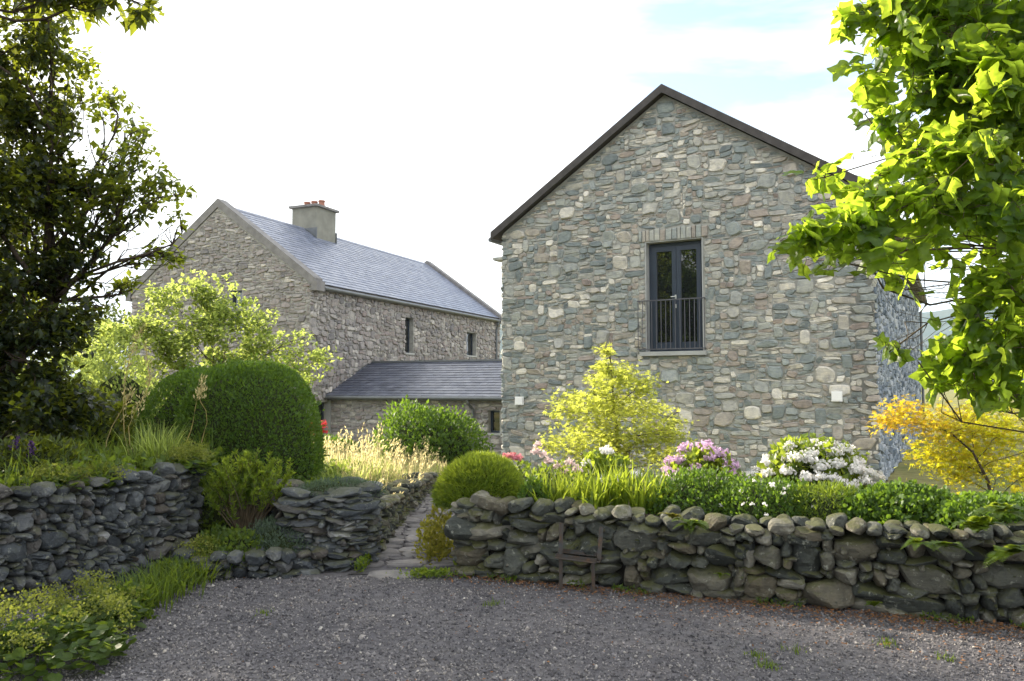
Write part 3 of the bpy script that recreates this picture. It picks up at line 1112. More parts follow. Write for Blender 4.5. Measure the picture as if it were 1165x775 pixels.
b.box(r0, r1, rz1, rz1 + 0.02, 0.11, 0.07, T=TF)
rail = b.build('balcony_railing', 'rail', rh)
b = MB()
b.box(r0, r1, rz0, rz0 + 0.02, 0.11, 0.07, T=TF)
b.build('bottom_rail', 'rail', rail)
for q in np.linspace(r0 + 0.012, r1 - 0.012, 15):
    b = MB()
    b.tube(TF(np.array([[q, rz0 + 0.02, 0.09], [q, rz1, 0.09]])), 0.0075, 8)
    b.build('baluster', 'rail', rail)
for q in (r0 + 0.02, r1 - 0.02):
    for z_ in (rz1 + 0.01, rz0 + 0.01):
        b = MB()
        b.tube(TF(np.array([[q, z_, 0.07], [q, z_, 0.0]])), 0.012, 6)
        b.build('bracket', 'rail', rail)
# square wall lights
for (lu, lv) in ((0.447, 1.406), (6.629, 1.534)):
    b = MB()
    b.box(lu - 0.085, lu + 0.085, lv - 0.085, lv + 0.085, 0.12, 0.045, T=TF)
    b.box(lu - 0.05, lu + 0.05, lv - 0.05, lv + 0.05, 0.045, -0.02, T=TF)
    b.box(lu - 0.07, lu + 0.07, lv - 0.07, lv + 0.07, 0.126, 0.12, T=TF)
    b.build('wall_light', 'white_box', rh)


def pitched_roof(root, Wd, Ln, ev, ap, over_e, y0, y1, thick, seed, sw, sh, mat_slab='verge', name='roof', sides=(0, 1)):
    """two slabs meeting at the ridge with slates on top; y0..y1 along the ridge"""
    sl_ = (ap - ev) / (Wd / 2)
    ang = math.atan(sl_)
    b = MB()
    vt = thick / math.cos(ang)
    xL, zL = -over_e, ev - over_e * sl_
    poly = [(xL, zL + 0.03), (Wd / 2, ap + 0.03), (Wd + over_e, zL + 0.03), (Wd + over_e, zL + 0.03 + vt), (Wd / 2, ap + 0.03 + vt), (xL, zL + 0.03 + vt)]
    TT = lambda v: np.c_[v[:, 0], -v[:, 2], v[:, 1]]
    b.prism([poly[i] for i in (0, 1, 4, 5)], -y0, -y1, TT)
    b.prism([poly[i] for i in (1, 2, 3, 4)], -y0, -y1, TT)
    r = b.build(name, mat_slab, root)
    b = MB()
    sl_len = (Wd / 2 + over_e) / math.cos(ang)
    ridge = np.array([Wd / 2, y0, ap + 0.03 + vt + 0.004])
    ca, sa = math.cos(ang), math.sin(ang)
    slates(b, ridge + [0, 0.0, 0], (0, 1, 0), (ca, 0, -sa), (sa, 0, ca), y1 - y0, sl_len + 0.03, sw, sh, seed)
    slates(b, ridge + [0, 0.0, 0], (0, 1, 0), (-ca, 0, -sa), (-sa, 0, ca), y1 - y0, sl_len + 0.03, sw, sh, seed + 1)
    b.build('slates', 'roof_slate', r)
    b = MB()
    rz = ap + 0.03 + vt
    for k in range(int((y1 - y0) / 0.45)):
        ya = y0 + k * 0.45
        b.add(np.array([[Wd / 2 - 0.16 * ca, ya, rz - 0.16 * sa + 0.03], [Wd / 2, ya, rz + 0.04], [Wd / 2 + 0.16 * ca, ya, rz - 0.16 * sa + 0.03],
                        [Wd / 2 - 0.16 * ca, ya + 0.44, rz - 0.16 * sa + 0.03], [Wd / 2, ya + 0.44, rz + 0.04], [Wd / 2 + 0.16 * ca, ya + 0.44, rz - 0.16 * sa + 0.03]]),
              np.array([[0, 1, 4, 3], [1, 2, 5, 4]]), random.random())
    b.build('ridge_tiles', 'roof_slate', r)
    return r


pitched_roof(rh, RW, RLEN, REV, RAP, 0.20, -0.13, RLEN + 0.1, 0.09, 50, 0.30, 0.24)
# the raking verge board
b = MB()
for s_ in (1, -1):
    x_e = -0.21 if s_ == 1 else RW + 0.21
    z_e = REV - 0.21 * sl
    p = [(x_e, z_e + 0.0), (RW / 2, RAP + 0.0), (RW / 2, RAP + 0.165), (x_e, z_e + 0.165)]
    b.prism(p, 0.175, 0.135, TF)
b.build('bargeboard', 'verge', rh)
b = MB()
half_gutter(b, (RW + 0.26, -0.1, REV - 0.12), (RW + 0.26, RLEN, REV - 0.12), 0.065)
half_gutter(b, (-0.26, -0.1, REV - 0.12), (-0.26, RLEN, REV - 0.12), 0.05)
b.build('gutter', 'gutter', rh)
b = MB()
b.tube([(RW + 0.32, 17.3, REV - 0.2), (RW + 0.30, 17.3, REV - 0.35), (RW + 0.12, 17.3, REV - 0.6), (RW + 0.12, 17.3, 0)], 0.045, 8)
b.build('downpipe', 'gutter', rh)
b = MB()
b.box(RW + 0.002, RW + 0.26, 0.0, RLEN, REV - 0.24, REV - 0.20)
b.build('soffit', 'timber', rh)
# stub of slate sticking out under the eave at the left corner
b = MB()
b.box(-0.24, 0.0, -0.02, 0.3, 4.42, 4.48)
b.build('projecting_stone', 'house_stone', rh)

# ---- the long house behind on the left
TH2 = rad(23.2)
C2 = np.array([-7.28, 28.405, -0.7])
LW, LLEN, LEV, LAP = 8.8, 16.7, 6.12, 9.28
U2 = np.array([math.cos(TH2), -math.sin(TH2), 0])
V2 = np.array([math.sin(TH2), math.cos(TH2), 0])
O2 = C2 - LW * U2
lh = thing('stone_house', 'long slate-roofed stone house with a rendered chimney, standing behind on the left', 'house', O2, -TH2)
sl2 = (LAP - LEV) / (LW / 2)
g2 = lambda u: LEV + sl2 * (u if u < LW / 2 else LW - u)
g2v = lambda u: LEV + sl2 * (LW / 2 - np.abs(u - LW / 2))
T2F = frame_T((0, 0, 0), (1, 0, 0), (0, -1, 0))
T2R = frame_T((LW, 0, 0), (0, 1, 0), (1, 0, 0))


def on_plane(px, py, O, U):
    Nn = np.array([U[1], -U[0], 0])
    r = ray(px, py)
    o = np.array([0, 0, EYE])
    t = np.dot(O - o, Nn) / np.dot(r, Nn)
    P_ = o + r * t
    return float(np.dot(P_ - O, U)), float(P_[2] - O[2])


gw = []
for (xa, ya, xb, yb) in ((262, 331, 275, 349), (266, 356, 277, 377)):
    p, q = on_plane(xa, ya, O2, U2), on_plane(xb, yb, O2, U2)
    gw.append((p[0], q[0], q[1], p[1]))
sw_ = []
for (xa, ya, xb, yb) in ((461, 361, 470, 402), (530.5, 378, 541.5, 405), (359, 458, 373, 495)):
    p, q = on_plane(xa, ya, C2, V2), on_plane(xb, yb, C2, V2)
    sw_.append((p[0], q[0], q[1], p[1]))
b = MB()
wall_panel(b, T2F, LW, g2, 0.45, gw, -0.3, (LW / 2,))
side_T = frame_T((LW, 0.452, 0), (0, 1, 0), (1, 0, 0))
sw2 = [(max(0.01, q[0] - 0.452), q[1] - 0.452, q[2], q[3]) for q in sw_]
wall_panel(b, side_T, LLEN - 0.904, lambda u: LEV, 0.45, sw2, -0.3)
wall_panel(b, frame_T((LW, LLEN, 0), (-1, 0, 0), (0, 1, 0)), LW, g2, 0.45, [], -0.3, (LW / 2,))
wall_panel(b, frame_T((0, LLEN - .452, 0), (0, -1, 0), (-1, 0, 0)), LLEN - 0.904, lambda u: LEV, 0.45, [], -0.3)
b.build('wall_core', 'mortar', lh)


def hole(U, V, ops, g=0.03):
    m = np.zeros(U.shape, bool)
    for o in ops:
        m |= (U > o[0] - g) & (U < o[1] + g) & (V > o[2] - g - 0.06) & (V < o[3] + g)
    return m


b = MB()
relief_stones(b, T2F, LW, LAP, 0.075, 0.045, lambda U, V: (V < g2v(U) - 0.05) & ~hole(U, V, gw), (3, 6, 3, 5), (3, 7), (1, 3), 300, 51, depth=0.05, K=9, joint=0.014, edge=0.03)
b.build('gable_stonework', 'far_stone', lh)
b = MB()
relief_stones(b, T2R, LLEN, LEV, 0.075, 0.055, lambda U, V: (V < LEV - 0.02) & ~hole(U, V, sw_), (3, 6, 3, 6), (2, 6), (1, 4), 700, 52, depth=0.055, K=9, joint=0.014, edge=0.03)
b.build('side_stonework', 'far_stone', lh)
for o in gw:
    framed_window(lh, T2F, *o, inset=0.14, fw=0.07)
for i_, o in enumerate(sw_):
    framed_window(lh, T2R, max(o[0], 0.1), o[1], o[2], o[3], inset=0.2, fw=0.06, sill=i_ < 2)
    if i_ < 2:
        b = MB()
        b.box(o[0] - 0.1, o[1] + 0.1, o[3] + 0.003, o[3] + 0.16, 0.03, -0.1, T=T2R)
        b.build('lintel', 'dark_concrete', lh)
pitched_roof(lh, LW, LLEN, LEV, LAP, 0.16, 0.30, LLEN - 0.30, 0.10, 60, 0.30, 0.235)
ang2 = math.atan(sl2)
for (ya, yb) in ((-0.05, 0.42), (LLEN - 0.42, LLEN + 0.05)):
    b = MB()
    for s_ in (0, 1):
        x_e = -0.22 if s_ == 0 else LW + 0.22
        z_e = LEV - 0.22 * sl2
        p = [(x_e, z_e + 0.02), (LW / 2, LAP + 0.02), (LW / 2, LAP + 0.36), (x_e, z_e + 0.36)]
        b.prism(p, -ya, -yb, lambda v: np.c_[v[:, 0], -v[:, 2], v[:, 1]])
        # kneeler stone at the foot of the coping
        xk0, xk1 = (x_e - 0.10, x_e + 0.16) if s_ == 0 else (x_e - 0.16, x_e + 0.10)
        b.box(xk0, xk1, ya - 0.012, yb + 0.012, z_e - 0.10, z_e + 0.25)
    b.build('gable_coping', 'dark_concrete', lh)
b = MB()
half_gutter(b, (LW + 0.22, 0.5, LEV - 0.12), (LW + 0.22, LLEN - 0.3, LEV - 0.12), 0.07)
b.build('gutter', 'gutter', lh)
b = MB()
b.box(LW + 0.06, LW + 0.16, 0.46, LLEN - 0.46, LEV - 0.20, LEV - 0.02)
b.build('eaves_course', 'dark_concrete', lh)
b = MB()
b.tube([(LW + 0.22, LLEN - 0.6, LEV - 0.15), (LW + 0.20, LLEN - 0.6, LEV - 0.35), (LW + 0.1, LLEN - 0.6, LEV - 0.6), (LW + 0.1, LLEN - 0.6, 0)], 0.06, 8)
b.build('downpipe', 'gutter', lh)


# chimney: find where the ridge passes pixel column 357
def proj(P_):
    d = np.asarray(P_, float) - [0, 0, EYE]
    z = d[1] * math.cos(PITCH) + d[2] * math.sin(PITCH)
    return CX + F * d[0] / z, CY - F * (-d[1] * math.sin(PITCH) + d[2] * math.cos(PITCH)) / z


best = min(np.linspace(0, LLEN, 300), key=lambda t: abs(proj(O2 + U2 * LW / 2 + V2 * t + np.array([0, 0, LAP]))[0] - 357))
ch_top = min(np.linspace(LAP, LAP + 4, 200), key=lambda h: abs(proj(O2 + U2 * LW / 2 + V2 * best + np.array([0, 0, h]))[1] - 240))
cw2, cd2 = 0.66, 0.72
b = MB()
b.box(LW / 2 - cw2, LW / 2 + cw2, best - cd2, best + cd2, LAP - 0.75, ch_top)
chim = b.build('chimney', 'render', lh)
b = MB()
b.box(LW / 2 - cw2 - 0.12, LW / 2 + cw2 + 0.12, best - cd2 - 0.12, best + cd2 + 0.12, ch_top + 0.002, ch_top + 0.10)
b.build('chimney_cap', 'dark_concrete', chim)
for k in range(3):
    b = MB()
    x_ = LW / 2 - 0.40 + 0.40 * k
    b.tube([(x_, best, ch_top + 0.132), (x_, best, ch_top + 0.36), (x_, best, ch_top + 0.37), (x_, best, ch_top + 0.43), (x_, best, ch_top + 0.431), (x_, best, ch_top + 0.2)],
           [0.15, 0.13, 0.155, 0.155, 0.11, 0.1], 14)
    b.build('chimney_pot', 'pot', chim, smooth=False)
for s_ in (1, -1):
    b = MB()
    b.box(LW / 2 - cw2 - 0.06, LW / 2 + cw2 + 0.06, best + s_ * (cd2 + 0.02) - 0.02, best + s_ * (cd2 + 0.02) + 0.02, LAP - 0.5, LAP + 0.16)
    b.build('flashing', 'gutter', chim)

# ---- the low link building between the houses
TH3 = rad(26.5)
U3 = np.array([math.cos(TH3), -math.sin(TH3), 0])
V3 = np.array([math.sin(TH3), math.cos(TH3), 0])
O3 = np.array([-6.80, 29.55, -0.7])
KW, KD, KE, KR = 11.0, 2.55, 2.08, 3.2
lk = thing('lean_to', 'low slate lean-to linking the two stone houses behind the round bush', 'building', O3, -TH3)
T3 = frame_T((0, 0, 0), (1, 0, 0), (0, -1, 0))
p, q = on_plane(555.5, 467, O3, U3), on_plane(568.5, 493, O3, U3)
kw = [(p[0], q[0], q[1], p[1])]
b = MB()
wall_panel(b, T3, KW, lambda u: KE, 0.35, kw, -0.3)
# end wall and back wall
b.prism([(0.352, -0.3), (KD, -0.3), (KD, KR - 0.02), (0.352, KE + 0.13)], -0.35, 0.0, lambda v: np.c_[-v[:, 2] * 1.0, v[:, 0], v[:, 1]])
b.box(0.352, KW, KD - 0.3, KD, -0.3, KR - 0.05)
b.build('wall_core', 'mortar', lk)
b = MB()
relief_stones(b, T3, KW, KE, 0.08, 0.045, lambda U, V: (V < KE - 0.03) & ~hole(U, V, kw), (3, 5, 2, 4), (3, 7), (1, 3), 120, 61, depth=0.05, K=9, joint=0.012, edge=0.03)
b.build('front_stonework', 'far_stone', lk)
framed_window(lk, T3, *kw[0], inset=0.18, fw=0.07)
a3 = math.atan((KR - KE) / KD)
b = MB()
TT = lambda v: np.c_[-v[:, 2], v[:, 0], v[:, 1]]
s3 = (KR - KE) / KD
b.prism([(-0.25, KE - 0.25 * s3 + 0.01), (KD + 0.1, KR + 0.1 * s3 + 0.01), (KD + 0.1, KR + 0.1 * s3 + 0.12), (-0.25, KE - 0.25 * s3 + 0.12)], 0.12, -KW, TT)
rf = b.build('roof', 'verge', lk)
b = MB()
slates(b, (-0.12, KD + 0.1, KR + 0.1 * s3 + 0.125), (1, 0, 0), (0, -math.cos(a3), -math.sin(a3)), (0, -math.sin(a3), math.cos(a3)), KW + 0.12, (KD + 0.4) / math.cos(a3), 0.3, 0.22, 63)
b.build('slates', 'dim_slate', rf)
b = MB()
b.prism([(-0.27, KE - 0.27 * s3 + 0.11), (KD + 0.1, KR + 0.1 * s3 + 0.11), (KD + 0.1, KR + 0.1 * s3 + 0.19), (-0.27, KE - 0.27 * s3 + 0.19)], 0.20, 0.06, TT)
b.build('flashing', 'gutter', rf)
b = MB()
b.box(0.0, KW, KD + 0.0, KD + 0.12, KR + 0.15, KR + 0.22)
b.build('ridge_flashing', 'gutter', rf)
b = MB()
half_gutter(b, (-0.1, -0.32, KE - 0.07), (KW, -0.32, KE - 0.07), 0.07)
b.box(-0.1, KW, -0.22, -0.16, KE - 0.16, KE + 0.0)
b.build('gutter', 'gutter', lk)
b = MB()
pu = on_plane(540, 470, O3, U3)[0]
b.tube([(pu - 0.1, -0.32, KE - 0.1), (pu - 0.1, -0.30, KE - 0.22), (pu, -0.12, KE - 0.45), (pu, -0.12, 0)], 0.055, 8)
b.build('downpipe', 'gutter', lk)
b = MB()
b.box(-0.06, 0.10, -0.1, 0.06, 0.0, KE - 0.17)
b.build('corner_post', 'sill', lk)

# ------------------------------------------------------------------ rusty frame against the wall
f0 = atz(636, 672, 0.0)
f1 = atz(673, 675, 0.0)
rf_ = thing('metal_frame', 'rusty angle-iron frame on two legs leaning at the boulder wall', 'metal frame', f0)
ft = f1 - f0
ft = ft / np.linalg.norm(ft)
fb = np.array([-ft[1], ft[0], 0])
wd = float(np.linalg.norm(f1 - f0))


def fbar(name, p, q, w_=0.03):
    """an L-section bar"""
    p, q = np.array(p, float), np.array(q, float)
    d = (q - p) / np.linalg.norm(q - p)
    a = np.array([0, 0, 1.0]) if abs(d[2]) < 0.7 else ft
    a = a - d * np.dot(a, d)
    a /= np.linalg.norm(a)
    c = np.cross(d, a)
    t = 0.005
    prof = [(0, 0), (w_, 0), (w_, t), (t, t), (t, w_), (0, w_)]
    v = [p + a * x + c * y for x, y in prof] + [q + a * x + c * y for x, y in prof]
    k = np.arange(6)
    bb = MB()
    bb.add(np.array(v), [np.stack([k, (k + 1) % 6, 6 + (k + 1) % 6, 6 + k], 1), np.array([[5, 4, 3, 2, 1, 0]]), np.array([[6, 7, 8, 9, 10, 11]])])
    return bb.build(name, 'rust', rf_)


Z3 = np.array([0, 0, 1.0])
hS = 0.27
fbar('leg', [0, 0, 0], Z3 * hS)
fbar('leg', ft * wd, ft * wd + Z3 * hS * 0.93)
fbar('upright', fb * 0.02 - ft * 0.01 + Z3 * hS, fb * 0.06 - ft * 0.01 + Z3 * 0.55, 0.035)
fbar('upright', ft * (wd + 0.04) + fb * 0.03 + Z3 * hS, ft * (wd + 0.05) + fb * 0.09 + Z3 * 0.53, 0.035)
fbar('crossbar', -ft * 0.03 + Z3 * hS, ft * (wd + 0.04) + Z3 * (hS - 0.02), 0.035)
fbar('crossbar', -ft * 0.02 + fb * 0.14 + Z3 * (hS + 0.02), ft * (wd + 0.05) + fb * 0.14 + Z3 * (hS + 0.005), 0.03)
fbar('side_bar', -ft * 0.02 + Z3 * hS, -ft * 0.02 + fb * 0.14 + Z3 * (hS + 0.02), 0.03)
fbar('side_bar', ft * (wd + 0.04) + Z3 * (hS - 0.02), ft * (wd + 0.05) + fb * 0.14 + Z3 * (hS + 0.005), 0.03)


# ------------------------------------------------------------------ vegetation helpers
def tmpl(vs, fs):
    return np.array(vs, float), [np.array(f) for f in fs]


OVAL = tmpl([(0, 0, 0), (.30, .42, .07), (0, 1, -.05), (-.30, .42, .07), (0, .5, 0)], [[[0, 1, 4], [1, 2, 4], [0, 4, 3], [4, 2, 3]]])
ROUND = tmpl([(0, 0, 0), (.38, .2, .08), (.48, .6, .1), (.2, .98, .04), (-.2, .98, .04), (-.48, .6, .1), (-.38, .2, .08), (0, .5, -.02)],
             [[[7, i, (i + 1) % 7] for i in range(7)]])
LANCE = tmpl([(0, 0, 0), (.13, .35, .03), (0, 1, -.08), (-.13, .35, .03)], [[[0, 1, 2], [0, 2, 3]]])
NEEDLE = tmpl([(-.05, 0, 0), (.05, 0, 0), (0, 1, .02)], [[[0, 1, 2]]])
NEEDLE[0][:2, 0] *= 1.5
PETAL = tmpl([(-.2, 0, 0), (.2, 0, 0), (.45, .7, .1), (0, 1, .16), (-.45, .7, .1)], [[[0, 1, 2, 3, 4]]])


def star_t():
    v = [(0, 0.05, 0)]
    f = []
    for a, l_ in ((-1.35, .62), (-.7, .9), (0, 1.0), (.7, .9), (1.35, .62)):
        d = np.array([math.sin(a), math.cos(a)])
        c = np.array([d[1], -d[0]])
        k = len(v)
        for p in (d * l_ * .45 + c * .11, d * l_, d * l_ * .45 - c * .11):
            v.append((p[0], p[1] + .05, -.12 * l_ * (p @ p)))
        f.append([0, k, k + 1, k + 2])
    return tmpl(v, [f])


STAR = star_t()


def tulip_t():
    h = [(.0, .02), (.10, -.03), (.24, -.01), (.38, .08), (.49, .20), (.53, .26), (.47, .31), (.38, .38), (.35, .44), (.37, .54), (.43, .70), (.45, .82), (.42, .87), (.30, .84), (.16, .80), (.05, .76), (0, .75)]
    v = [(0, 0, 0), (0, .25, 0), (0, .5, 0), (0, .75, 0)]
    f = []
    for s in (1, -1):
        k = len(v)
        for x, y in h[1:-1]:
            v.append((s * x, y, 0))
        # inner row, half way out, so that the blade can curve
        ki = len(v)
        for x, y in h[1:-1]:
            v.append((s * x * .5, .36 + (y - .36) * .6, 0))
        m = len(h) - 2
        for i in range(m - 1):
            q = [k + i, k + i + 1, ki + i + 1, ki + i]
            f += [[q[0], q[1], q[2]], [q[0], q[2], q[3]]]
        mid = [0] * 2 + [1] * 5 + [2] * 6 + [3] * (m - 13)
        for i in range(m - 1):
            f.append([ki + i, ki + i + 1, mid[i]])
            if mid[i + 1] != mid[i]:
                f.append([ki + i + 1, mid[i + 1], mid[i]])
        f += [[0, k, ki], [3, ki + m - 1, k + m - 1]]
    v = np.array(v, float)
    ax_ = np.abs(v[:, 0])
    v[:, 2] = .30 * ax_ - .25 * (v[:, 1] - .3) ** 2 - .55 * ax_ ** 2 + .03 * np.sin(v[:, 1] * 16) * ax_ * 2
    vo = np.where(ax_ < 1e-6, 0.38, -0.06)
    return v, [np.array(f)], vo


TULIP = tulip_t()


def unit(a):
    return a / (np.linalg.norm(a, axis=-1, keepdims=True) + 1e-9)


def leaves(mb, P, ax, nr, ln, T, var, wid=1.0, curl=None):
    V, Fs = T[:2]
    n, k = len(P), len(V)
    ax = unit(ax)
    x = unit(np.cross(ax, nr))
    z = np.cross(x, ax)
    ln = np.broadcast_to(np.asarray(ln, float), (n,))
    zz = V[None, :, 2].repeat(n, 0)
    if curl is not None:
        zz = zz + curl[:, None] * (V[None, :, 1] ** 2) * 0.5
    p = P[:, None] + ln[:, None, None] * (x[:, None] * V[None, :, 0:1] * wid + ax[:, None] * V[None, :, 1:2] + z[:, None] * zz[..., None])
    off = np.arange(n) * k
    fs = []
    for f in Fs:
        fs.append((f[None] + off[:, None, None]).reshape(-1, f.shape[1]))
    vv = np.repeat(np.broadcast_to(np.asarray(var, float), (n,)), k)
    if len(T) > 2:
        vv = np.clip(vv + np.tile(T[2], n), 0, 1)
    mb.add(p.reshape(-1, 3), fs, vv)


def blades(mb, P, h, az, lean, wd, var, seg=4, droop=1.0):
    """tapering grass blades bending over"""
    n = len(P)
    t = np.linspace(0, 1, seg + 1)
    d = np.c_[np.cos(az), np.sin(az)]
    side = np.c_[-d[:, 1], d[:, 0]]
    out = lean[:, None] * (t[None] ** 2) * h[:, None]
    up = h[:, None] * (t[None] - 0.35 * droop * lean[:, None] * t[None] ** 3)
    c = np.zeros((n, seg + 1, 3))
    c[..., :2] = P[:, None, :2] + d[:, None] * out[..., None]
    c[..., 2] = P[:, None, 2] + up
    wv = (wd[:, None] * (1 - t[None] ** 1.6) * (0.6 + 0.8 * np.minimum(t * 2.5, 1))[None])[..., None] * 0.5
    s3 = np.concatenate([side, np.zeros((n, 1))], 1)[:, None]
    v = np.stack([c - s3 * wv, c + s3 * wv], 2).reshape(n, -1, 3)
    m = 2 * (seg + 1)
    k = np.arange(seg) * 2
    q = np.stack([k, k + 1, k + 3, k + 2], 1)
    mb.add(v.reshape(-1, 3), (q[None] + (np.arange(n) * m)[:, None, None]).reshape(-1, 4), np.repeat(var, m))


def rvec(n, rng=RNG):
    return unit(rng.normal(0, 1, (n, 3)))


def curve(p0, p1, n=7, wob=0.08, sag=0.0, rng=RNG):
    t = np.linspace(0, 1, n)[:, None]
    p0, p1 = np.asarray(p0, float), np.asarray(p1, float)
    Ld = np.linalg.norm(p1 - p0)
    p = p0 + (p1 - p0) * t
    o = rng.normal(0, 1, (3, 3)) * wob * Ld
    for k in range(3):
        p = p + np.sin(PI * t * (k + 1)) * o[k] / (k + 1)
    p[:, 2] += (sag * Ld * np.sin(PI * t))[:, 0]
    return p


def make_tree(name, label, cat, base, trunk, blobs, mat, T, size, per_m2=None, bark='bark', group=None, seed=0, droop=0.25, twigs=(9, 16), wid=1.0, limb_r=0.05,
              spread=0.12, attach=None, flat=0.0, shell=0.55, normal_up=0.7, petiole=0.0):
    """trunk = list of (point, radius); blobs = (centre, radius(3), leaf count)"""
    rng = np.random.default_rng(seed)
    base = np.asarray(base, float)
    root = thing(name, label, cat, base, 0, group)
    wood = MB()
    tp = np.array([p for p, r in trunk], float) - base
    tr = np.array([r for p, r in trunk], float)
    tt = np.linspace(0, len(tp) - 1, (len(tp) - 1) * 4 + 1)
    sp = np.stack([np.interp(tt, np.arange(len(tp)), tp[:, k]) for k in range(3)], 1) + rng.normal(0, tr.min() * 0.2, (len(tt), 3))
    wood.tube(sp, np.interp(tt, np.arange(len(tp)), tr), 9)
    lv = MB()
    tips = []
    for blob in blobs:
        c, r, nl = blob[:3]
        vm = blob[3] if len(blob) > 3 else 0.5
        c = np.asarray(c, float) - base
        r = np.asarray(r, float) * np.ones(3)
        dd = np.linalg.norm(sp - c, axis=1) + np.abs(sp[:, 2] - (c[2] - r[2] * 1.2)) * 0.8
        i0 = int(np.argmin(dd))
        st = sp[i0]
        lr = limb_r * (0.6 + 0.4 * min(2, r.mean()))
        limb = curve(st, c, 8, 0.07, 0.05, rng)
        wood.tube(limb, np.linspace(min(lr, tr[min(len(tr) - 1, i0 // 4)] * 0.8), lr * 0.35, 8), 6)
        nt = int(rng.integers(*twigs))
        per = max(1, int(nl / nt))
        for _ in range(nt):
            d = rvec(1, rng)[0]
            d[2] = abs(d[2]) * 0.9 if rng.random() < 0.6 else d[2]
            e = c + d * r * (shell + (1 - shell) * rng.random() ** 0.5)
            s_ = limb[rng.integers(3, 8)]
            tw = curve(s_, e, 6, 0.09, 0.04, rng)
            wood.tube(tw, np.linspace(lr * 0.32, lr * 0.07, 6), 4)
            t = rng.uniform(0.35, 1.08, per) ** 0.75
            q = np.stack([np.interp(t, np.linspace(0, 1, 6), tw[:, k]) for k in range(3)], 1)
            q_on = q
            q = q + rng.normal(0, 1, (per, 3)) * spread * r.mean() * np.array([1, 1, 0.8])
            if petiole:
                for i_ in range(per):
                    md_ = (q_on[i_] + q[i_]) / 2 + [0, 0, 0.015]
                    wood.tube([q_on[i_], md_, q[i_]], petiole, 3, 0.9)
            axd = unit(e - s_ + 1e-6)[None] * 0.5 + rvec(per, rng) * 0.8
            axd[:, 2] -= droop
            nr = rvec(per, rng) * (1 - normal_up) + np.array([0, 0, normal_up])
            tips.append((q, axd, nr, np.full(per, vm)))
    q = np.concatenate([t[0] for t in tips])
    a = np.concatenate([t[1] for t in tips])
    nr = np.concatenate([t[2] for t in tips])
    n = len(q)
    leaves(lv, q, a, nr, size * rng.uniform(0.55, 1.2, n), T, np.clip(np.concatenate([t[3] for t in tips]) + rng.normal(0, 0.22, n), 0, 1), wid, rng.normal(-0.15, 0.3, n))
    wood.build('trunk', bark, root, smooth=True)
    lv.build('crown', mat, root, smooth=petiole > 0)
    return root


def mound(name, label, cat, c, r, n, size, mat, T=OVAL, seed=0, group=None, lump=0.14, wid=1.0, core=0.8, up=0.3, low=-0.25, flowers=None, parent=None, fname='foliage', thick=0.25, sq=2.0,
          jitter=0.7, stray=0):
    """a bush: leaves in the outer shell of a lumpy dome over a core of stems"""
    rng = np.random.default_rng(seed)
    c = np.asarray(c, float)
    r = np.asarray(r, float) * np.ones(3)
    root = parent or thing(name, label, cat, c, 0, group)
    d = rvec(int(n * 1.7), rng)
    d = d[d[:, 2] > low][:n]
    n = len(d)
    w_ = rng.normal(0, 1, (5, 3)) * 3.0
    ph = rng.uniform(0, 6.28, 5)
    lum = lambda q: 1 + lump * np.sin(q @ w_.T + ph).mean(1) * 2.2
    sup = lambda q: (np.abs(q) ** sq).sum(1) ** (-1 / sq)
    p = d * (sup(d) * lum(d) * (1 - thick * rng.random(n) ** 2 + 0.05 * rng.normal(0, 1, n) * (lump > 0.03)))[:, None] * r
    ax = d * 0.6 + rvec(n, rng) * jitter
    ax[:, 2] += up
    mb = MB()
    leaves(mb, p, ax, d + rvec(n, rng) * 0.8, size * rng.uniform(0.6, 1.25, n), T, np.clip(rng.normal(0.5, 0.25, n), 0, 1), wid, rng.normal(-0.1, 0.25, n))
    if stray:
        ds = rvec(stray, rng)
        ds = ds[ds[:, 2] > 0.0]
        for j in range(5):
            k_ = len(ds)
            qs = ds * (sup(ds) * lum(ds) * (1.0 + 0.016 * j))[:, None] * r + rng.normal(0, 0.006, (k_, 3))
            leaves(mb, qs, ds + rvec(k_, rng) * 0.9 + [0, 0, 0.4], rvec(k_, rng), size * 1.1 * rng.uniform(0.7, 1.2, k_), T, rng.random(k_), wid)
    mb.build(fname, mat, root)
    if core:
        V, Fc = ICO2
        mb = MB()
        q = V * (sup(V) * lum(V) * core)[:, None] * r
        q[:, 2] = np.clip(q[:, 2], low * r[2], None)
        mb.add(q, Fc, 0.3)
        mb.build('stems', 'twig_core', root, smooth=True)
    return root


def flower_heads(root, centers, rad_, mat, seed, npet=46, size=0.03, dome=0.6, name='flower_head', T=PETAL):
    rng = np.random.default_rng(seed)
    for c in centers:
        rr = rad_ * rng.uniform(0.8, 1.2)
        d = rvec(npet * 2, rng)
        d = d[d[:, 2] > -0.45][:npet]
        k = len(d)
        mb = MB()
        leaves(mb, d * rr * np.array([1, 1, dome]) * rng.uniform(0.86, 1.0, (k, 1)), rvec(k, rng) + d * 0.35, d, size * rng.uniform(0.7, 1.2, k), T, np.clip(rng.normal(0.55, 0.25, k), 0, 1), 1.15)
        V, Fc = ico(1)
        mb.add(V * rr * np.array([1, 1, dome]) * 0.82, Fc, 0.4)
        o = mb.build(name, mat, root)
        o.location = tuple(float(q) for q in c)


def px_blob(px, py, Y, rpx, n, ry=None, depth=None):
    s = Y / F
    return (at(px, py, Y), np.array([rpx * s, (depth if depth else rpx * s), (ry or rpx) * s]), n)


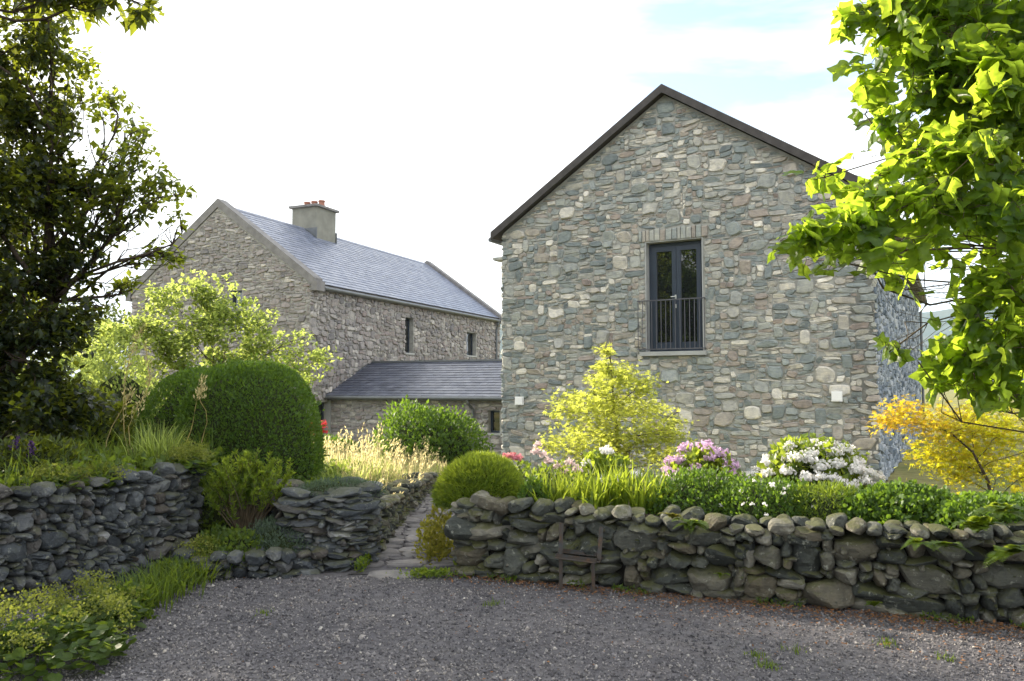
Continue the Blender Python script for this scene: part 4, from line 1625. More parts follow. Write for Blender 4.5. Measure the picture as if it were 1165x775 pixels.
# ------------------------------------------------------------------ trees
# dark tree on the left bank
tb = np.array([-5.3, 8.6, 0.8])
bl = []  # last value is leaf tone: sunlit right tips painted brighter, shaded mass darker
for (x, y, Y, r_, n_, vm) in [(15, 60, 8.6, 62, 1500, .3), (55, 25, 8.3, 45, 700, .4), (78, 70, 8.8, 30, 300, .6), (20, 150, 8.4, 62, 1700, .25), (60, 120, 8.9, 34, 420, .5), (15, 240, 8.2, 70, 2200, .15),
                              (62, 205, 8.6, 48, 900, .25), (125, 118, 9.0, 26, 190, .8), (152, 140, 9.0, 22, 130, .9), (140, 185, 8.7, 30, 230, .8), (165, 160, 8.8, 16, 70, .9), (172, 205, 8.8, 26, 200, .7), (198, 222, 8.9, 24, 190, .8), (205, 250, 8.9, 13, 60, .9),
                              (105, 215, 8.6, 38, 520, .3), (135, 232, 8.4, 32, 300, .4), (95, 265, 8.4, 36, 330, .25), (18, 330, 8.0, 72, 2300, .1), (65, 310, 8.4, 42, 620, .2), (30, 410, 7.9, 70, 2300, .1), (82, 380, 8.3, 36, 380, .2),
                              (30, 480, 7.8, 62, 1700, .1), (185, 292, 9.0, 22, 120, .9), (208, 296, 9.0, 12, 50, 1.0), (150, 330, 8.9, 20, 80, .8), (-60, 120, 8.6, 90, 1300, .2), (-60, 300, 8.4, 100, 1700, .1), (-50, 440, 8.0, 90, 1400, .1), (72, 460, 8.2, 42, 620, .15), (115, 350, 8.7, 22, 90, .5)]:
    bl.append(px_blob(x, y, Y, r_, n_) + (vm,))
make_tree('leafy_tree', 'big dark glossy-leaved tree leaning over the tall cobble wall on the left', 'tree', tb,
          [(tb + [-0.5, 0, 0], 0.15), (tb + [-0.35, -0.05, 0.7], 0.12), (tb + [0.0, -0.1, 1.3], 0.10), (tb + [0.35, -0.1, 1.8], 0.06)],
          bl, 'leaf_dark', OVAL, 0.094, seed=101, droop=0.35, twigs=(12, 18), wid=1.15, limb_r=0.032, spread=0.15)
# overhanging spray at the top edge, from a taller tree further back
tb = np.array([-10.2, 14.0, 0.6])
bl = [(tb + np.array([rx, ry, hz_]), rr, n_) for rx, ry, hz_, rr, n_ in
      [(0, 0, 4, 1.9, 1500), (-1.5, 1, 5, 2.0, 1600), (1.2, -0.6, 4.4, 1.4, 800), (0.2, 0, 6.6, 1.7, 1500), (-1.4, -1.2, 6.2, 1.7, 1300), (-2.6, 0, 4.2, 1.9, 1300), (0.3, -1.6, 5.4, 1.6, 1300), (0.9, 0.4, 2.4, 1.5, 900), (1.2, -1.0, 3.6, 1.4, 900)]]
make_tree('leafy_tree', 'tallest dark tree, rising behind the leaning glossy-leaved tree on the left', 'tree', tb,
          [(tb, 0.3), (tb + [0.1, 0, 2.5], 0.25), (tb + [-0.1, 0, 4.5], 0.18), (tb + [0.1, 0, 6], 0.1), (tb + [0, 0, 7.3], 0.04)],
          bl, 'leaf_dark', OVAL, 0.15, seed=102, twigs=(18, 26), limb_r=0.06, wid=1.1)
tb = np.array([-4.6, 5.2, 0.85])
bl = [px_blob(125, -2, 5.6, 34, 110, 16), px_blob(165, 8, 5.6, 20, 60, 14), px_blob(85, 5, 5.6, 30, 110, 16), px_blob(40, -50, 5.4, 60, 300), px_blob(130, -60, 5.5, 60, 260), px_blob(-60, -120, 5.3, 120, 900), px_blob(-150, 60, 5.2, 110, 900), px_blob(60, -180, 5.3, 100, 700)]
make_tree('leafy_tree', 'overhanging tree whose dark leaf spray dips in at the top left', 'tree', tb,
          [(tb, 0.14), (tb + [0.1, 0, 1.5], 0.11), (tb + [0.3, 0.1, 3], 0.08), (tb + [0.8, 0.2, 4.2], 0.05)], bl, 'leaf_dark', LANCE, 0.12, seed=103, twigs=(12, 18), limb_r=0.02, wid=1.9)

for k, (tx, ty, lab) in enumerate([(-8.2, 5.0, 'added unseen dense dark tree left of view, level with the cobble wall'), (-10.5, 2.0, 'added unseen dense dark tree left of view, beyond the end of the cobble wall'), (-11.5, 7.5, 'added unseen dense dark tree far left, behind the bank')]):  # unseen trees, added to darken the door reflection and shade the gravel
    tb = np.array([tx, ty, 0.4])
    rg = np.random.default_rng(300 + k)
    bl = [(tb + np.array([rg.normal(0, 1.1), rg.normal(0, 1.1), rg.uniform(1.2, 7.6)]), rg.uniform(1.2, 1.7), 1700) for _ in range(15)]
    make_tree('leafy_tree', lab, 'tree', tb, [(tb, 0.22), (tb + [0, 0.1, 2.5], 0.18), (tb + [0.1, 0, 5], 0.1), (tb + [0.1, 0, 6.5], 0.05)], bl, 'leaf_mid', OVAL, 0.18, seed=310 + k, twigs=(12, 18), wid=1.2)

# tulip tree reaching in from the right
tb = np.array([4.9, 4.9, 0.45])
bl = []
for (x, y, Y, r_, n_) in [(972, 30, 4.0, 30, 46), (1010, 25, 3.9, 45, 100), (1065, 20, 3.7, 60, 190), (1130, 30, 3.6, 70, 240), (995, 80, 3.8, 28, 50), (1035, 95, 3.7, 42, 100), (1090, 100, 3.6, 55, 190), (1145, 115, 3.5, 60, 220), (984, 130, 3.9, 16, 14),
                          (1022, 150, 3.8, 24, 36), (1060, 180, 3.6, 40, 110), (1115, 185, 3.4, 52, 170), (938, 202, 3.7, 22, 26), (968, 215, 3.7, 22, 30), (1000, 200, 3.6, 18, 20), (890, 285, 3.6, 14, 14), (906, 280, 3.6, 22, 26), (935, 272, 3.5, 28, 40), (970, 262, 3.5, 30, 50), (990, 225, 3.5, 20, 22), (1020, 240, 3.4, 36, 75),
                          (965, 300, 3.5, 22, 22), (1010, 285, 3.4, 26, 30), (1150, 245, 3.3, 44, 110), (1095, 240, 3.4, 34, 64), (1060, 225, 3.5, 24, 40),
                          (1112, 335, 3.5, 24, 34), (1150, 325, 3.4, 38, 84), (1085, 392, 3.6, 26, 36), (1140, 405, 3.5, 42, 110), (1045, 412, 3.7, 26, 24), (1070, 438, 3.7, 22, 24), (1150, 452, 3.4, 20, 28), (1108, 425, 3.5, 34, 56), (1128, 370, 3.5, 26, 44), (1012, 400, 3.8, 10, 5), (1030, 330, 3.6, 12, 7),
                          (1220, 100, 3.6, 100, 300), (1230, 300, 3.6, 100, 300), (1090, -60, 3.8, 90, 260), (1200, -80, 3.8, 120, 360), (1250, 450, 3.7, 80, 160)]:
    bl.append(px_blob(x, y, Y, r_, n_))
make_tree('tulip_tree', 'bright green tree with big lobed leaves reaching in from the right', 'tree', tb,
          [(tb, 0.16), (tb + [-0.2, -0.1, 0.9], 0.14), (tb + [-0.4, -0.2, 1.8], 0.12), (tb + [-0.6, -0.4, 2.8], 0.09), (tb + [-0.9, -0.6, 3.8], 0.05), (tb + [-1.0, -0.7, 4.6], 0.03)],
          bl, 'leaf_tulip', TULIP, 0.112, seed=104, droop=0.45, twigs=(6, 10), limb_r=0.014, spread=0.22, wid=1.0, normal_up=0.45, bark='twig', petiole=0.0016)

# sunlit shrub behind the clipped hedge
tb = np.array([-7.1, 19.0, -0.35])
bl = []
for (x, y, Y, r_, n_) in [(235, 365, 19.1, 45, 620), (200, 345, 19.3, 36, 330), (180, 390, 18.9, 48, 620), (270, 380, 18.9, 45, 560), (310, 400, 18.9, 38, 330), (350, 415, 18.9, 26, 150), (372, 408, 18.9, 14, 50), (330, 440, 19.1, 36, 320), (215, 420, 18.9, 60, 900), (140, 400, 19.3, 50, 600), (290, 430, 19.1, 50, 600),
                          (255, 328, 19.1, 16, 60), (220, 320, 19.1, 14, 50), (300, 360, 18.9, 16, 60), (345, 385, 18.9, 12, 40), (100, 420, 19.1, 60, 700), (130, 460, 18.9, 55, 600)]:
    bl.append(px_blob(x, y, Y, r_, int(n_ * 2.1), depth=0.6))
make_tree('tall_shrub', 'sunlit lime-green shrub with loose upright twigs behind the clipped hedge', 'shrub', tb,
          [(tb, 0.09), (tb + [0.1, 0, 1.0], 0.07), (tb + [0.1, 0, 1.9], 0.05)], bl, 'leaf_lime', OVAL, 0.122, seed=105, droop=-0.1, twigs=(10, 16), limb_r=0.018, bark='twig', wid=1.3)

# golden Japanese maple in front of the gable
tb = np.append(at(703, 545, 11.3)[:2], 0.3)
bl = []
for (x, y, r_, n_) in [(690, 400, 14, 80), (688, 420, 22, 170), (700, 432, 36, 460), (672, 445, 32, 330), (730, 440, 30, 260), (655, 460, 30, 260), (640, 470, 20, 120), (700, 470, 48, 760), (735, 470, 32, 330), (675, 495, 48, 620), (650, 510, 36, 340), (740, 500, 42, 430),
                       (765, 485, 26, 130), (775, 500, 18, 90), (715, 515, 48, 520), (760, 520, 28, 190), (680, 525, 40, 330)]:
    Y = 11.3 + (RNG.random() - 0.5) * 1.0
    bl.append(px_blob(x, y, Y, r_ * 1.05, int(n_ * 1.55), r_ * 0.5))
make_tree('maple_tree', 'small golden-yellow maple glowing in the sun before the gable', 'tree', tb,
          [(tb, 0.035), (tb + [0.02, 0, 0.35], 0.03), (tb + [-0.02, 0, 0.8], 0.024), (tb + [-0.06, 0, 1.3], 0.014), (tb + [-0.1, 0, 1.9], 0.008)], bl, 'leaf_gold', STAR, 0.058, seed=106, droop=0.2, twigs=(9, 14), limb_r=0.012, spread=0.22, shell=0.4)

# orange maple at the right corner of the house
tb = np.append(at(1130, 560, 8.3)[:2], 0.42)
bl = []
for (x, y, r_, n_, vm) in [(1005, 482, 24, 190, 0.0), (1030, 470, 30, 280, 0.0), (1055, 490, 34, 320, 0.15), (1085, 478, 36, 340, 0.3), (1110, 490, 40, 430, .6), (1150, 490, 45, 520, .9), (1085, 520, 45, 420, .8), (1130, 530, 50, 520, 1.0), (1070, 540, 36, 220, .9),
                           (1190, 500, 60, 700, .9), (1165, 540, 45, 400, 1.0), (1050, 520, 28, 150, .6), (1125, 465, 26, 160, .7)]:
    bl.append(px_blob(x, y, 8.3 + RNG.random() * 0.6, r_, int(n_ * 1.55), r_ * 0.5) + (min(1, vm + 0.3),))
omap = make_tree('maple_tree', 'spreading maple with orange-tipped olive foliage beside the house corner', 'tree', tb,
                 [(tb, 0.02), (tb + [-0.05, 0, 0.3], 0.016), (tb + [-0.2, 0, 0.6], 0.012), (tb + [-0.4, 0.05, 0.8], 0.007)], bl, 'leaf_orange', STAR, 0.048, seed=107, droop=0.25, twigs=(10, 15), limb_r=0.007, spread=0.28, shell=0.4)

# ------------------------------------------------------------------ bushes on the left bank
hc = at(284, 560, 9.7)
hedge = thing('clipped_hedge', 'large smoothly clipped dark green dome hedge on the left bank', 'hedge', (hc[0], hc[1], 0.55))
for k, (dx, dy, rx, ry, rz) in enumerate(((0, 0, 0.84, 0.9, 1.46), (-0.62, 0.4, 0.82, 0.9, 1.36))):
    rng = np.random.default_rng(120 + k)
    have = set(hedge.children)
    mound('x', '', '', (0, 0, 0), (rx, ry, rz), 34000 if k == 0 else 26000, 0.036, 'leaf_hedge', OVAL, 121 + k, lump=0.03, parent=hedge, core=0.90, low=-0.1, thick=0.09, sq=2.6, up=0.5, jitter=0.55, stray=420)
    for o in set(hedge.children) - have:
        o.location = (dx, dy, 0)

c = at(280, 560, 7.75)
bush = thing('upright_bush', 'feathery upright green bush with bare stems in the recessed bed', 'shrub', (c[0], c[1], 0.2))
rng = np.random.default_rng(130)
mb, md = MB(), MB()
for k in range(105):
    a, rr = rng.uniform(0, 6.28), rng.uniform(0, 0.36) ** 0.8
    e = np.array([math.cos(a) * rr, math.sin(a) * rr * 0.8, rng.uniform(0.48, 0.78) + 0.12 * (1 - rr / 0.4)])
    st = curve((rng.normal(0, 0.02), rng.normal(0, 0.02), 0), e, 7, 0.05, 0.05, rng)
    md.tube(st, np.linspace(0.008, 0.002, 7), 4)
    n = 70
    t = rng.uniform(0.58, 1.02, n)
    q = np.stack([np.interp(t, np.linspace(0, 1, 7), st[:, j]) for j in range(3)], 1)
    ax = rvec(n, rng) * 0.7 + np.array([0, 0, 0.7])
    leaves(mb, q, ax, rvec(n, rng), 0.05 * rng.uniform(0.7, 1.2, n), LANCE, np.clip(rng.normal(0.3 + 0.4 * (t - 0.4), 0.2, n), 0, 1), 1.2)
md.build('stems', 'twig', bush)
mb.build('foliage', 'leaf_fresh', bush)

for nm_, lab, px, py, Y, zb, r, n, sz, mat, T, sd_ in [
    ('cushion_plant', 'grey-green mat of tiny leaves spreading over the top of the wall end', 385, 552, 7.75, 0.66, (0.42, 0.25, 0.14), 2600, 0.035, 'leaf_blue', LANCE, 131),
    ('cushion_plant', 'grey-green cushion plant filling the low recessed bed', 318, 612, 7.5, 0.14, (0.34, 0.28, 0.30), 3000, 0.045, 'leaf_blue', LANCE, 132),
    ('leafy_plant', 'loose green weedy plant at the left of the recessed bed', 262, 630, 7.35, 0.12, (0.34, 0.25, 0.26), 1700, 0.05, 'leaf_mid', OVAL, 133),
    ('round_bush', 'large round glossy bush in front of the lean-to wall', 487, 535, 21.0, -0.55, (1.45, 1.3, 1.72), 7000, 0.12, 'leaf_hedge', OVAL, 134),
    ('small_bush', 'low dark bush at the foot of the lean-to corner post', 385, 512, 24.0, -0.6, (0.75, 0.6, 0.85), 1800, 0.10, 'leaf_hedge', OVAL, 135),
    ('heather_dome', 'clipped bright green heather dome on the wall beside the path', 548, 570, 7.72, 0.60, (0.43, 0.36, 0.43), 18000, 0.07, 'leaf_fresh', NEEDLE, 136),
    ('path_plant', 'pale variegated plant spilling against the wall end by the path', 497, 605, 8.0, 0.0, (0.17, 0.4, 0.46), 650, 0.055, 'leaf_olive', OVAL, 137),
    ('leafy_shrub', 'small-leaved dark green shrub behind the coping, below the lilac flowers', 800, 575, 7.35, 0.50, (0.55, 0.38, 0.40), 5200, 0.042, 'leaf_hedge', OVAL, 138),
    ('leafy_shrub', 'dark shrub dotted with little white blossoms behind the coping', 880, 580, 7.0, 0.50, (0.48, 0.36, 0.38), 5200, 0.038, 'leaf_hedge', OVAL, 139),
    ('leafy_shrub', 'grassy-looking green shrub behind the mossy coping stones, left of the broad leafy mound', 945, 580, 6.85, 0.50, (0.40, 0.32, 0.36), 3800, 0.05, 'leaf_mid', LANCE, 140),
    ('leafy_shrub', 'broad lobed-leaf green mound behind the coping, under the orange maple', 1030, 585, 6.6, 0.50, (0.58, 0.36, 0.38), 7500, 0.036, 'leaf_hedge', ROUND, 141),
    ('leafy_shrub', 'bushy green mound behind the coping at the right end of the wall', 1130, 590, 6.3, 0.48, (0.55, 0.36, 0.36), 7500, 0.036, 'leaf_hedge', ROUND, 142),
    ('leafy_shrub', 'green mound on the bed beyond the picture edge', 1230, 590, 6.2, 0.48, (0.5, 0.36, 0.38), 7500, 0.036, 'leaf_hedge', ROUND, 143),
    ('leafy_shrub', 'dark shrub under the big leaning tree, left of the clipped hedge', 70, 500, 9.6, 0.8, (0.95, 0.7, 0.95), 5200, 0.085, 'leaf_dark', OVAL, 146),
    ('leafy_shrub', 'sunlit yellow-green shrub between the leaning tree and the clipped hedge', 135, 500, 11.6, 0.6, (0.75, 0.6, 1.55), 3600, 0.08, 'leaf_lime', OVAL, 147),
    ('leafy_shrub', 'light green shrub further back between the leaning tree and the clipped hedge', 60, 480, 13.0, 0.4, (1.3, 0.7, 1.9), 4600, 0.10, 'leaf_lime', OVAL, 148),
    ('leafy_plant', 'dark leafy plant in the corner between the tall cobble wall and the upright bush', 236, 560, 8.15, 0.2, (0.32, 0.25, 0.62), 1500, 0.06, 'leaf_mid', OVAL, 145),
    ('leafy_plant', 'little dark leafy plant between the sword leaves and the heather dome', 610, 565, 7.35, 0.58, (0.16, 0.14, 0.24), 700, 0.045, 'leaf_hedge', OVAL, 144),
]:
    p = at(px, py, Y)
    if nm_ == 'path_plant':
        mound(nm_, lab, 'plant', (p[0], p[1], zb), r, 1100, sz, mat, T, sd_, lump=0.3, low=-0.1, thick=0.8, core=0, up=0.5)
        continue
    rt = mound(nm_, lab, 'plant' if 'plant' in nm_ else 'shrub', (p[0], p[1], zb), r, n, sz, mat, T, sd_, lump=0.10 if nm_ != 'heather_dome' else 0.03, low=-0.1,
               thick=0.3 if nm_ != 'heather_dome' else 0.12, core=0.78 if nm_ != 'heather_dome' else 0.9, up=0.5)
    if 'white blossoms' in lab:
        rng = np.random.default_rng(9)
        d = rvec(60, rng)
        d = d[(d[:, 2] > -0.1) & (d[:, 1] < 0.2)][:26]
        flower_heads(rt, d * np.array(r) * 1.04, 0.012, 'petal_white', 5, 8, 0.02, 1, 'blossom')

# alchemilla and other plants along the foot and the top of the left wall
def frothy(label, px, py, Y, zb, r, h, n_leaf, n_stem, seed, lsize=0.07):
    rng = np.random.default_rng(seed)
    p = at(px, py, Y)
    root = thing('frothy_plant', label, 'plant', (p[0], p[1], zb), 0, "plants with yellow-green flower froth")
    mb = MB()
    a, rr = rng.uniform(0, 6.28, n_leaf), r * np.sqrt(rng.random(n_leaf))
    q = np.c_[np.cos(a) * rr, np.sin(a) * rr * 0.8, rng.uniform(0.15, 0.75, n_leaf) * h * (1.1 - rr / r * 0.6)]
    leaves(mb, q, rvec(n_leaf, rng) * [1, 1, .3], rvec(n_leaf, rng) * 0.5 + [0, 0, 1], lsize * rng.uniform(0.6, 1.2, n_leaf), ROUND, np.clip(rng.normal(0.45, 0.22, n_leaf), 0, 1))
    mb.build('foliage', 'leaf_mid', root)
    fl, sm = MB(), MB()
    for k in range(n_stem):
        a, rr = rng.uniform(0, 6.28), r * math.sqrt(rng.random())
        e = np.array([math.cos(a) * rr * 1.1, math.sin(a) * rr * 0.9, h * rng.uniform(0.75, 1.15) * (1.1 - rr / r * 0.45)])
        sm.tube(curve((e[0] * 0.6, e[1] * 0.6, 0), e, 4, 0.03, 0, rng), 0.002, 3)
        m = 60
        q = e + rng.normal(0, 1, (m, 3)) * np.array([0.035, 0.035, 0.028])
        leaves(fl, q, rvec(m, rng), rvec(m, rng), 0.0125 * rng.uniform(0.7, 1.3, m), PETAL, rng.random(m), 1.3)
    sm.build('stems', 'leaf_mid', root)
    fl.build('flower_froth', 'alchemilla', root)['kind'] = 'stuff'
    return root


frothy('big yellow-flowered frothy plant at the bottom left corner by the gravel', 45, 735, 4.9, 0.0, 0.50, 0.42, 620, 44, 151)
frothy('yellowish frothy plant against the cobble wall, beside the bottom left clump', 105, 690, 5.6, 0.0, 0.32, 0.34, 380, 28, 152)
frothy('frothy plant at the corner where the tall cobble wall meets the low bed', 232, 655, 7.25, 0.0, 0.20, 0.30, 170, 28, 153)
frothy('yellow froth drooping over the right end of the tall cobble wall', 216, 522, 7.7, 0.86, 0.22, 0.26, 150, 30, 154)
frothy('yellow froth on the wall top under the bright grass tuft', 110, 562, 6.85, 0.84, 0.18, 0.17, 140, 18, 155)
frothy('pale froth on the wall top near the left picture edge', 60, 545, 6.6, 0.84, 0.26, 0.2, 200, 22, 156)


def grass_clump(name, label, cat, p, n, h, spread, lean, wd, mat, seed, group=None, kind=None, heads=0, elong=None):
    rng = np.random.default_rng(seed)
    mb = MB()
    q = np.c_[rng.normal(0, spread, (n, 2)), np.zeros(n)]
    if elong is not None:
        q[:, :2] = rng.uniform(-1, 1, (n, 2)) * np.array(elong)
    az = np.arctan2(q[:, 1], q[:, 0]) + rng.normal(0, 0.9, n)
    blades(mb, q, h * rng.uniform(0.55, 1.15, n), az, np.abs(rng.normal(lean, lean * 0.5, n)), wd * rng.uniform(0.6, 1.2, n), np.clip(rng.normal(0.5, 0.25, n), 0, 1), 5)
    o = mb.build(name, mat)
    o.location = tuple(float(c) for c in p)
    tag(o, label, cat, group, kind)
    return o


# greenery along the foot of the left wall
for k, (px, py, Y, n, h, mat, lab) in enumerate([
    (150, 690, 6.2, 260, 0.30, 'leaf_mid', 'tuft of soft green grass at the foot of the cobble wall, nearest the bottom left'),
    (185, 675, 6.6, 260, 0.30, 'leaf_mid', 'middle tuft of soft grass at the foot of the cobble wall'),
    (215, 660, 7.0, 200, 0.26, 'leaf_fresh', 'short fresh tuft of grass at the foot of the cobble wall, nearest the low bed')]):
    p = at(px, py, Y)
    grass_clump('grass_tuft', lab, 'grass tuft', (p[0], p[1], 0), n, h, 0.13, 0.6, 0.012, mat, 160 + k, 'grass tufts at the foot of the cobble wall')
for k, (px, py, Y, r, sz, mat, lab) in enumerate([
    (135, 700, 5.95, (0.24, 0.2, 0.2), 0.06, 'leaf_mid', 'leafy green plant at the foot of the cobble wall beside the bottom left froth'),
    (200, 655, 6.95, (0.22, 0.2, 0.2), 0.05, 'leaf_mid', 'low bushy weed at the foot of the cobble wall near its right end')]):
    p = at(px, py, Y)
    mound('leafy_plant', lab, 'plant', (p[0], p[1], 0), r, 700, sz, mat, OVAL, 165 + k, low=-0.05, up=0.5)
p = at(178, 530, 7.9)
grass_clump('grass_tuft', 'tall bright tuft of sunlit grass on the bank above the cobble wall', 'grass tuft', (p[0], p[1], 0.86), 200, 0.55, 0.10, 0.35, 0.014, 'leaf_lime', 170)

# mixed low growth on the bank (nobody could count it)
rng = np.random.default_rng(171)
mb = MB()
n = 16000
q = np.c_[rng.uniform(-8.5, -3.05, n), rng.uniform(5.4, 10.5, n)]
xw = np.interp(q[:, 1], lwp[:5, 1], lwp[:5, 0])
keep = (q[:, 0] < xw - 0.10)
q = q[keep]
n = len(q)
patch = np.sin(q[:, 0] * 3.3 + 1) * np.cos(q[:, 1] * 2.7)
zz = bank_z(q[:, 0], q[:, 1]) + rng.random(n) * (0.16 + 0.14 * patch)
leaves(mb, np.c_[q, zz], rvec(n, rng) + [0, 0, 0.4], rvec(n, rng) * 0.7 + [0, 0, 0.6], 0.07 * rng.uniform(0.6, 1.4, n), OVAL, np.clip(0.5 + 0.3 * patch + rng.normal(0, 0.15, n), 0, 1), 1.1)
m = 3500
q = np.c_[rng.uniform(-7.5, -3.2, m), rng.uniform(5.8, 10.0, m)]
xw = np.interp(q[:, 1], lwp[:5, 1], lwp[:5, 0])
q = q[q[:, 0] < xw - 0.14]
m = len(q)
blades(mb, np.c_[q, bank_z(q[:, 0], q[:, 1])], rng.uniform(0.15, 0.5, m), rng.uniform(0, 6.28, m), np.abs(rng.normal(0.4, 0.25, m)), np.full(m, 0.010), rng.random(m))
tag(mb.build('ground_cover', 'leaf_mid'), 'tangled low green growth covering the bank behind the tall cobble wall', 'ground cover', kind='stuff')
rng = np.random.default_rng(172)
mb = MB()
n = 9000
q = np.c_[rng.uniform(-6.5, -2.05, n), rng.uniform(8.6, 11.4, n)]
zz = 0.46 + 0.16 * sstep(-q[:, 0], 2.4, 4) + rng.random(n) * 0.2
leaves(mb, np.c_[q, zz], rvec(n, rng) + [0, 0, 0.5], rvec(n, rng) * 0.7 + [0, 0, 0.6], 0.06 * rng.uniform(0.6, 1.4, n), OVAL, rng.random(n), 1.0)
tag(mb.build('ground_cover', 'leaf_mid'), 'leafy low growth round the foot of the clipped dome hedge', 'ground cover', kind='stuff')

# tall seed-head stems in front of the hedge
rng = np.random.default_rng(173)
stem_spots = [(208, 520, 8.6, 0.95), (228, 525, 8.8, 0.80), (120, 520, 8.3, 0.8), (160, 520, 8.5, 1.3), (150, 520, 8.5, 1.5)]
stem_labels = ['tall dry grass stem with a drooping seed head before the dark dome hedge', 'shorter dry grass stem bending right before the dark dome hedge',
               'dry grass stem in the sunlit gap left of the bright grass tuft', 'tall seed spire in the sunlit gap, right of the taller one', 'tallest rusty seed spire in the sunlit gap left of the hedge']
for (px, py, Y, h), lab in zip(stem_spots, stem_labels):
    p = at(px, py, Y)
    r_ = thing('seed_stem', lab, 'plant', (p[0], p[1], 0.88), 0, 'tall seed stems on the bank')
    e = np.array([rng.normal(0.1, 0.12), rng.normal(0, 0.05), h])
    st = curve((0, 0, 0), e, 8, 0.06, 0, rng)
    mb = MB()
    mb.tube(st, np.linspace(0.006, 0.003, 8), 4)
    mb.build('stem', 'straw', r_)
    n = 160 if 'spire' in lab else 60
    t = rng.uniform(0.35 if 'spire' in lab else 0.8, 1.0, n)
    q = np.stack([np.interp(t, np.linspace(0, 1, 8), st[:, k]) for k in range(3)], 1) + rng.normal(0, 0.02, (n, 3))
    mb = MB()
    leaves(mb, q, rvec(n, rng) * 0.5 + [0.1, 0, 0.8], rvec(n, rng), 0.04 * rng.uniform(0.6, 1.3, n), LANCE, rng.random(n), 1.4)
    mb.build('seed_head', 'straw', r_)

# golden grass in the sun behind the path wall
rng = np.random.default_rng(174)
bank2 = lambda x, y: np.clip((0.50 + 0.14 * sstep(-x, 2.4, 4)) * sstep(-x, 1.45, 1.9) * (1 - sstep(y, 11.5, 14)) - 0.03, gz(x, y), None)
mb = MB()
n = 6000
q = np.c_[rng.uniform(-4.2, -1.38, n), 9.7 + 7.5 * rng.random(n) ** 1.35]
q = q[~((q[:, 0] < -2.15) & (q[:, 1] < 10.7))]
n = len(q)
tuft = 0.55 + 0.45 * np.sin(q[:, 0] * 4.1 + 1.2 * np.sin(q[:, 1] * 2.3)) * np.cos(q[:, 1] * 3.1)
blades(mb, np.c_[q, bank2(q[:, 0], q[:, 1])], 0.14 + 0.36 * tuft * rng.random(n), rng.uniform(0, 6.28, n), np.abs(rng.normal(0.4, 0.25, n)), np.full(n, 0.010), rng.random(n), 4)
m = 900
q = np.c_[rng.uniform(-4.0, -1.42, m), 9.9 + 6.5 * rng.random(m) ** 1.2]
q = q[~((q[:, 0] < -2.15) & (q[:, 1] < 10.7))]
m = len(q)
tuft = 0.55 + 0.45 * np.sin(q[:, 0] * 4.1 + 1.2 * np.sin(q[:, 1] * 2.3)) * np.cos(q[:, 1] * 3.1)
z0 = bank2(q[:, 0], q[:, 1])
hh = 0.28 + 0.46 * tuft * rng.random(m) + 0.12 * rng.random(m)
az = rng.normal(0.3, 1.3, m)
ln_ = np.abs(rng.normal(0.25, 0.18, m))
blades(mb, np.c_[q, z0], hh, az, ln_, np.full(m, 0.006), rng.random(m), 4)
for k in range(6):
    f_ = 1.0 - 0.035 * k
    tip = np.c_[q[:, 0] + np.cos(az) * ln_ * hh * f_ ** 2, q[:, 1] + np.sin(az) * ln_ * hh * f_ ** 2, z0 + hh * (f_ - 0.35 * ln_ * f_ ** 3)]
    leaves(mb, tip + rng.normal(0, 0.008, (m, 3)), rvec(m, rng) * 0.5 + np.c_[np.cos(az) * ln_ * 2, np.sin(az) * ln_ * 2, np.ones(m)], rvec(m, rng), 0.045, LANCE, rng.random(m), 1.5)
tag(mb.build('golden_grass', 'straw'), 'sunlit golden grass with seed heads behind the low path wall', 'grass', kind='stuff')
mb = MB()
n = 7000
q = np.c_[rng.uniform(-3.2, -1.42, n), rng.uniform(8.2, 16, n)]
k = ~((q[:, 1] < 8.7) & (q[:, 0] < -2.1)) & (q[:, 0] > -1.9 - 0.35 * (q[:, 1] - 8.2))
q = q[k]
n = len(q)
blades(mb, np.c_[q, bank2(q[:, 0], q[:, 1])], rng.uniform(0.08, 0.34, n), rng.uniform(0, 6.28, n), np.abs(rng.normal(0.5, 0.25, n)), np.full(n, 0.012), rng.random(n), 4)
tag(mb.build('bank_grass', 'leaf_lime'), 'yellow-green grass spilling over the low path wall', 'grass', kind='stuff')

# green edging along the path
rng = np.random.default_rng(175)
mb = MB()
n = 5200
u = rng.uniform(0.0, 6.2, n)
p, tg, nm = fnP(u)
sd_ = np.where(rng.random(n) < 0.72, -1, 1)
off = sd_ * (0.40 + np.abs(rng.normal(0, 0.055, n)))
q = p + nm * off[:, None]
leaves(mb, np.c_[q, 0.03 + gz(q[:, 0], q[:, 1]) + rng.random(n) * 0.09], rvec(n, rng) + [0, 0, 0.6], rvec(n, rng) * 0.6 + [0, 0, 0.6], 0.035 * rng.uniform(0.6, 1.5, n), OVAL, rng.random(n), 1.0)
q0 = np.array([[-0.72, 7.15]]) + rng.normal(0, 1, (600, 2)) * [0.11, 0.05]
leaves(mb, np.c_[q0, 0.02 + rng.random(600) * 0.05], rvec(600, rng) + [0, 0, 0.6], rvec(600, rng) * 0.6 + [0, 0, 0.6], 0.028 * rng.uniform(0.6, 1.5, 600), OVAL, rng.random(600), 1.0)
tag(mb.build('path_weeds', 'leaf_fresh'), 'low green weeds creeping along both edges of the stone path', 'weeds', kind='stuff')

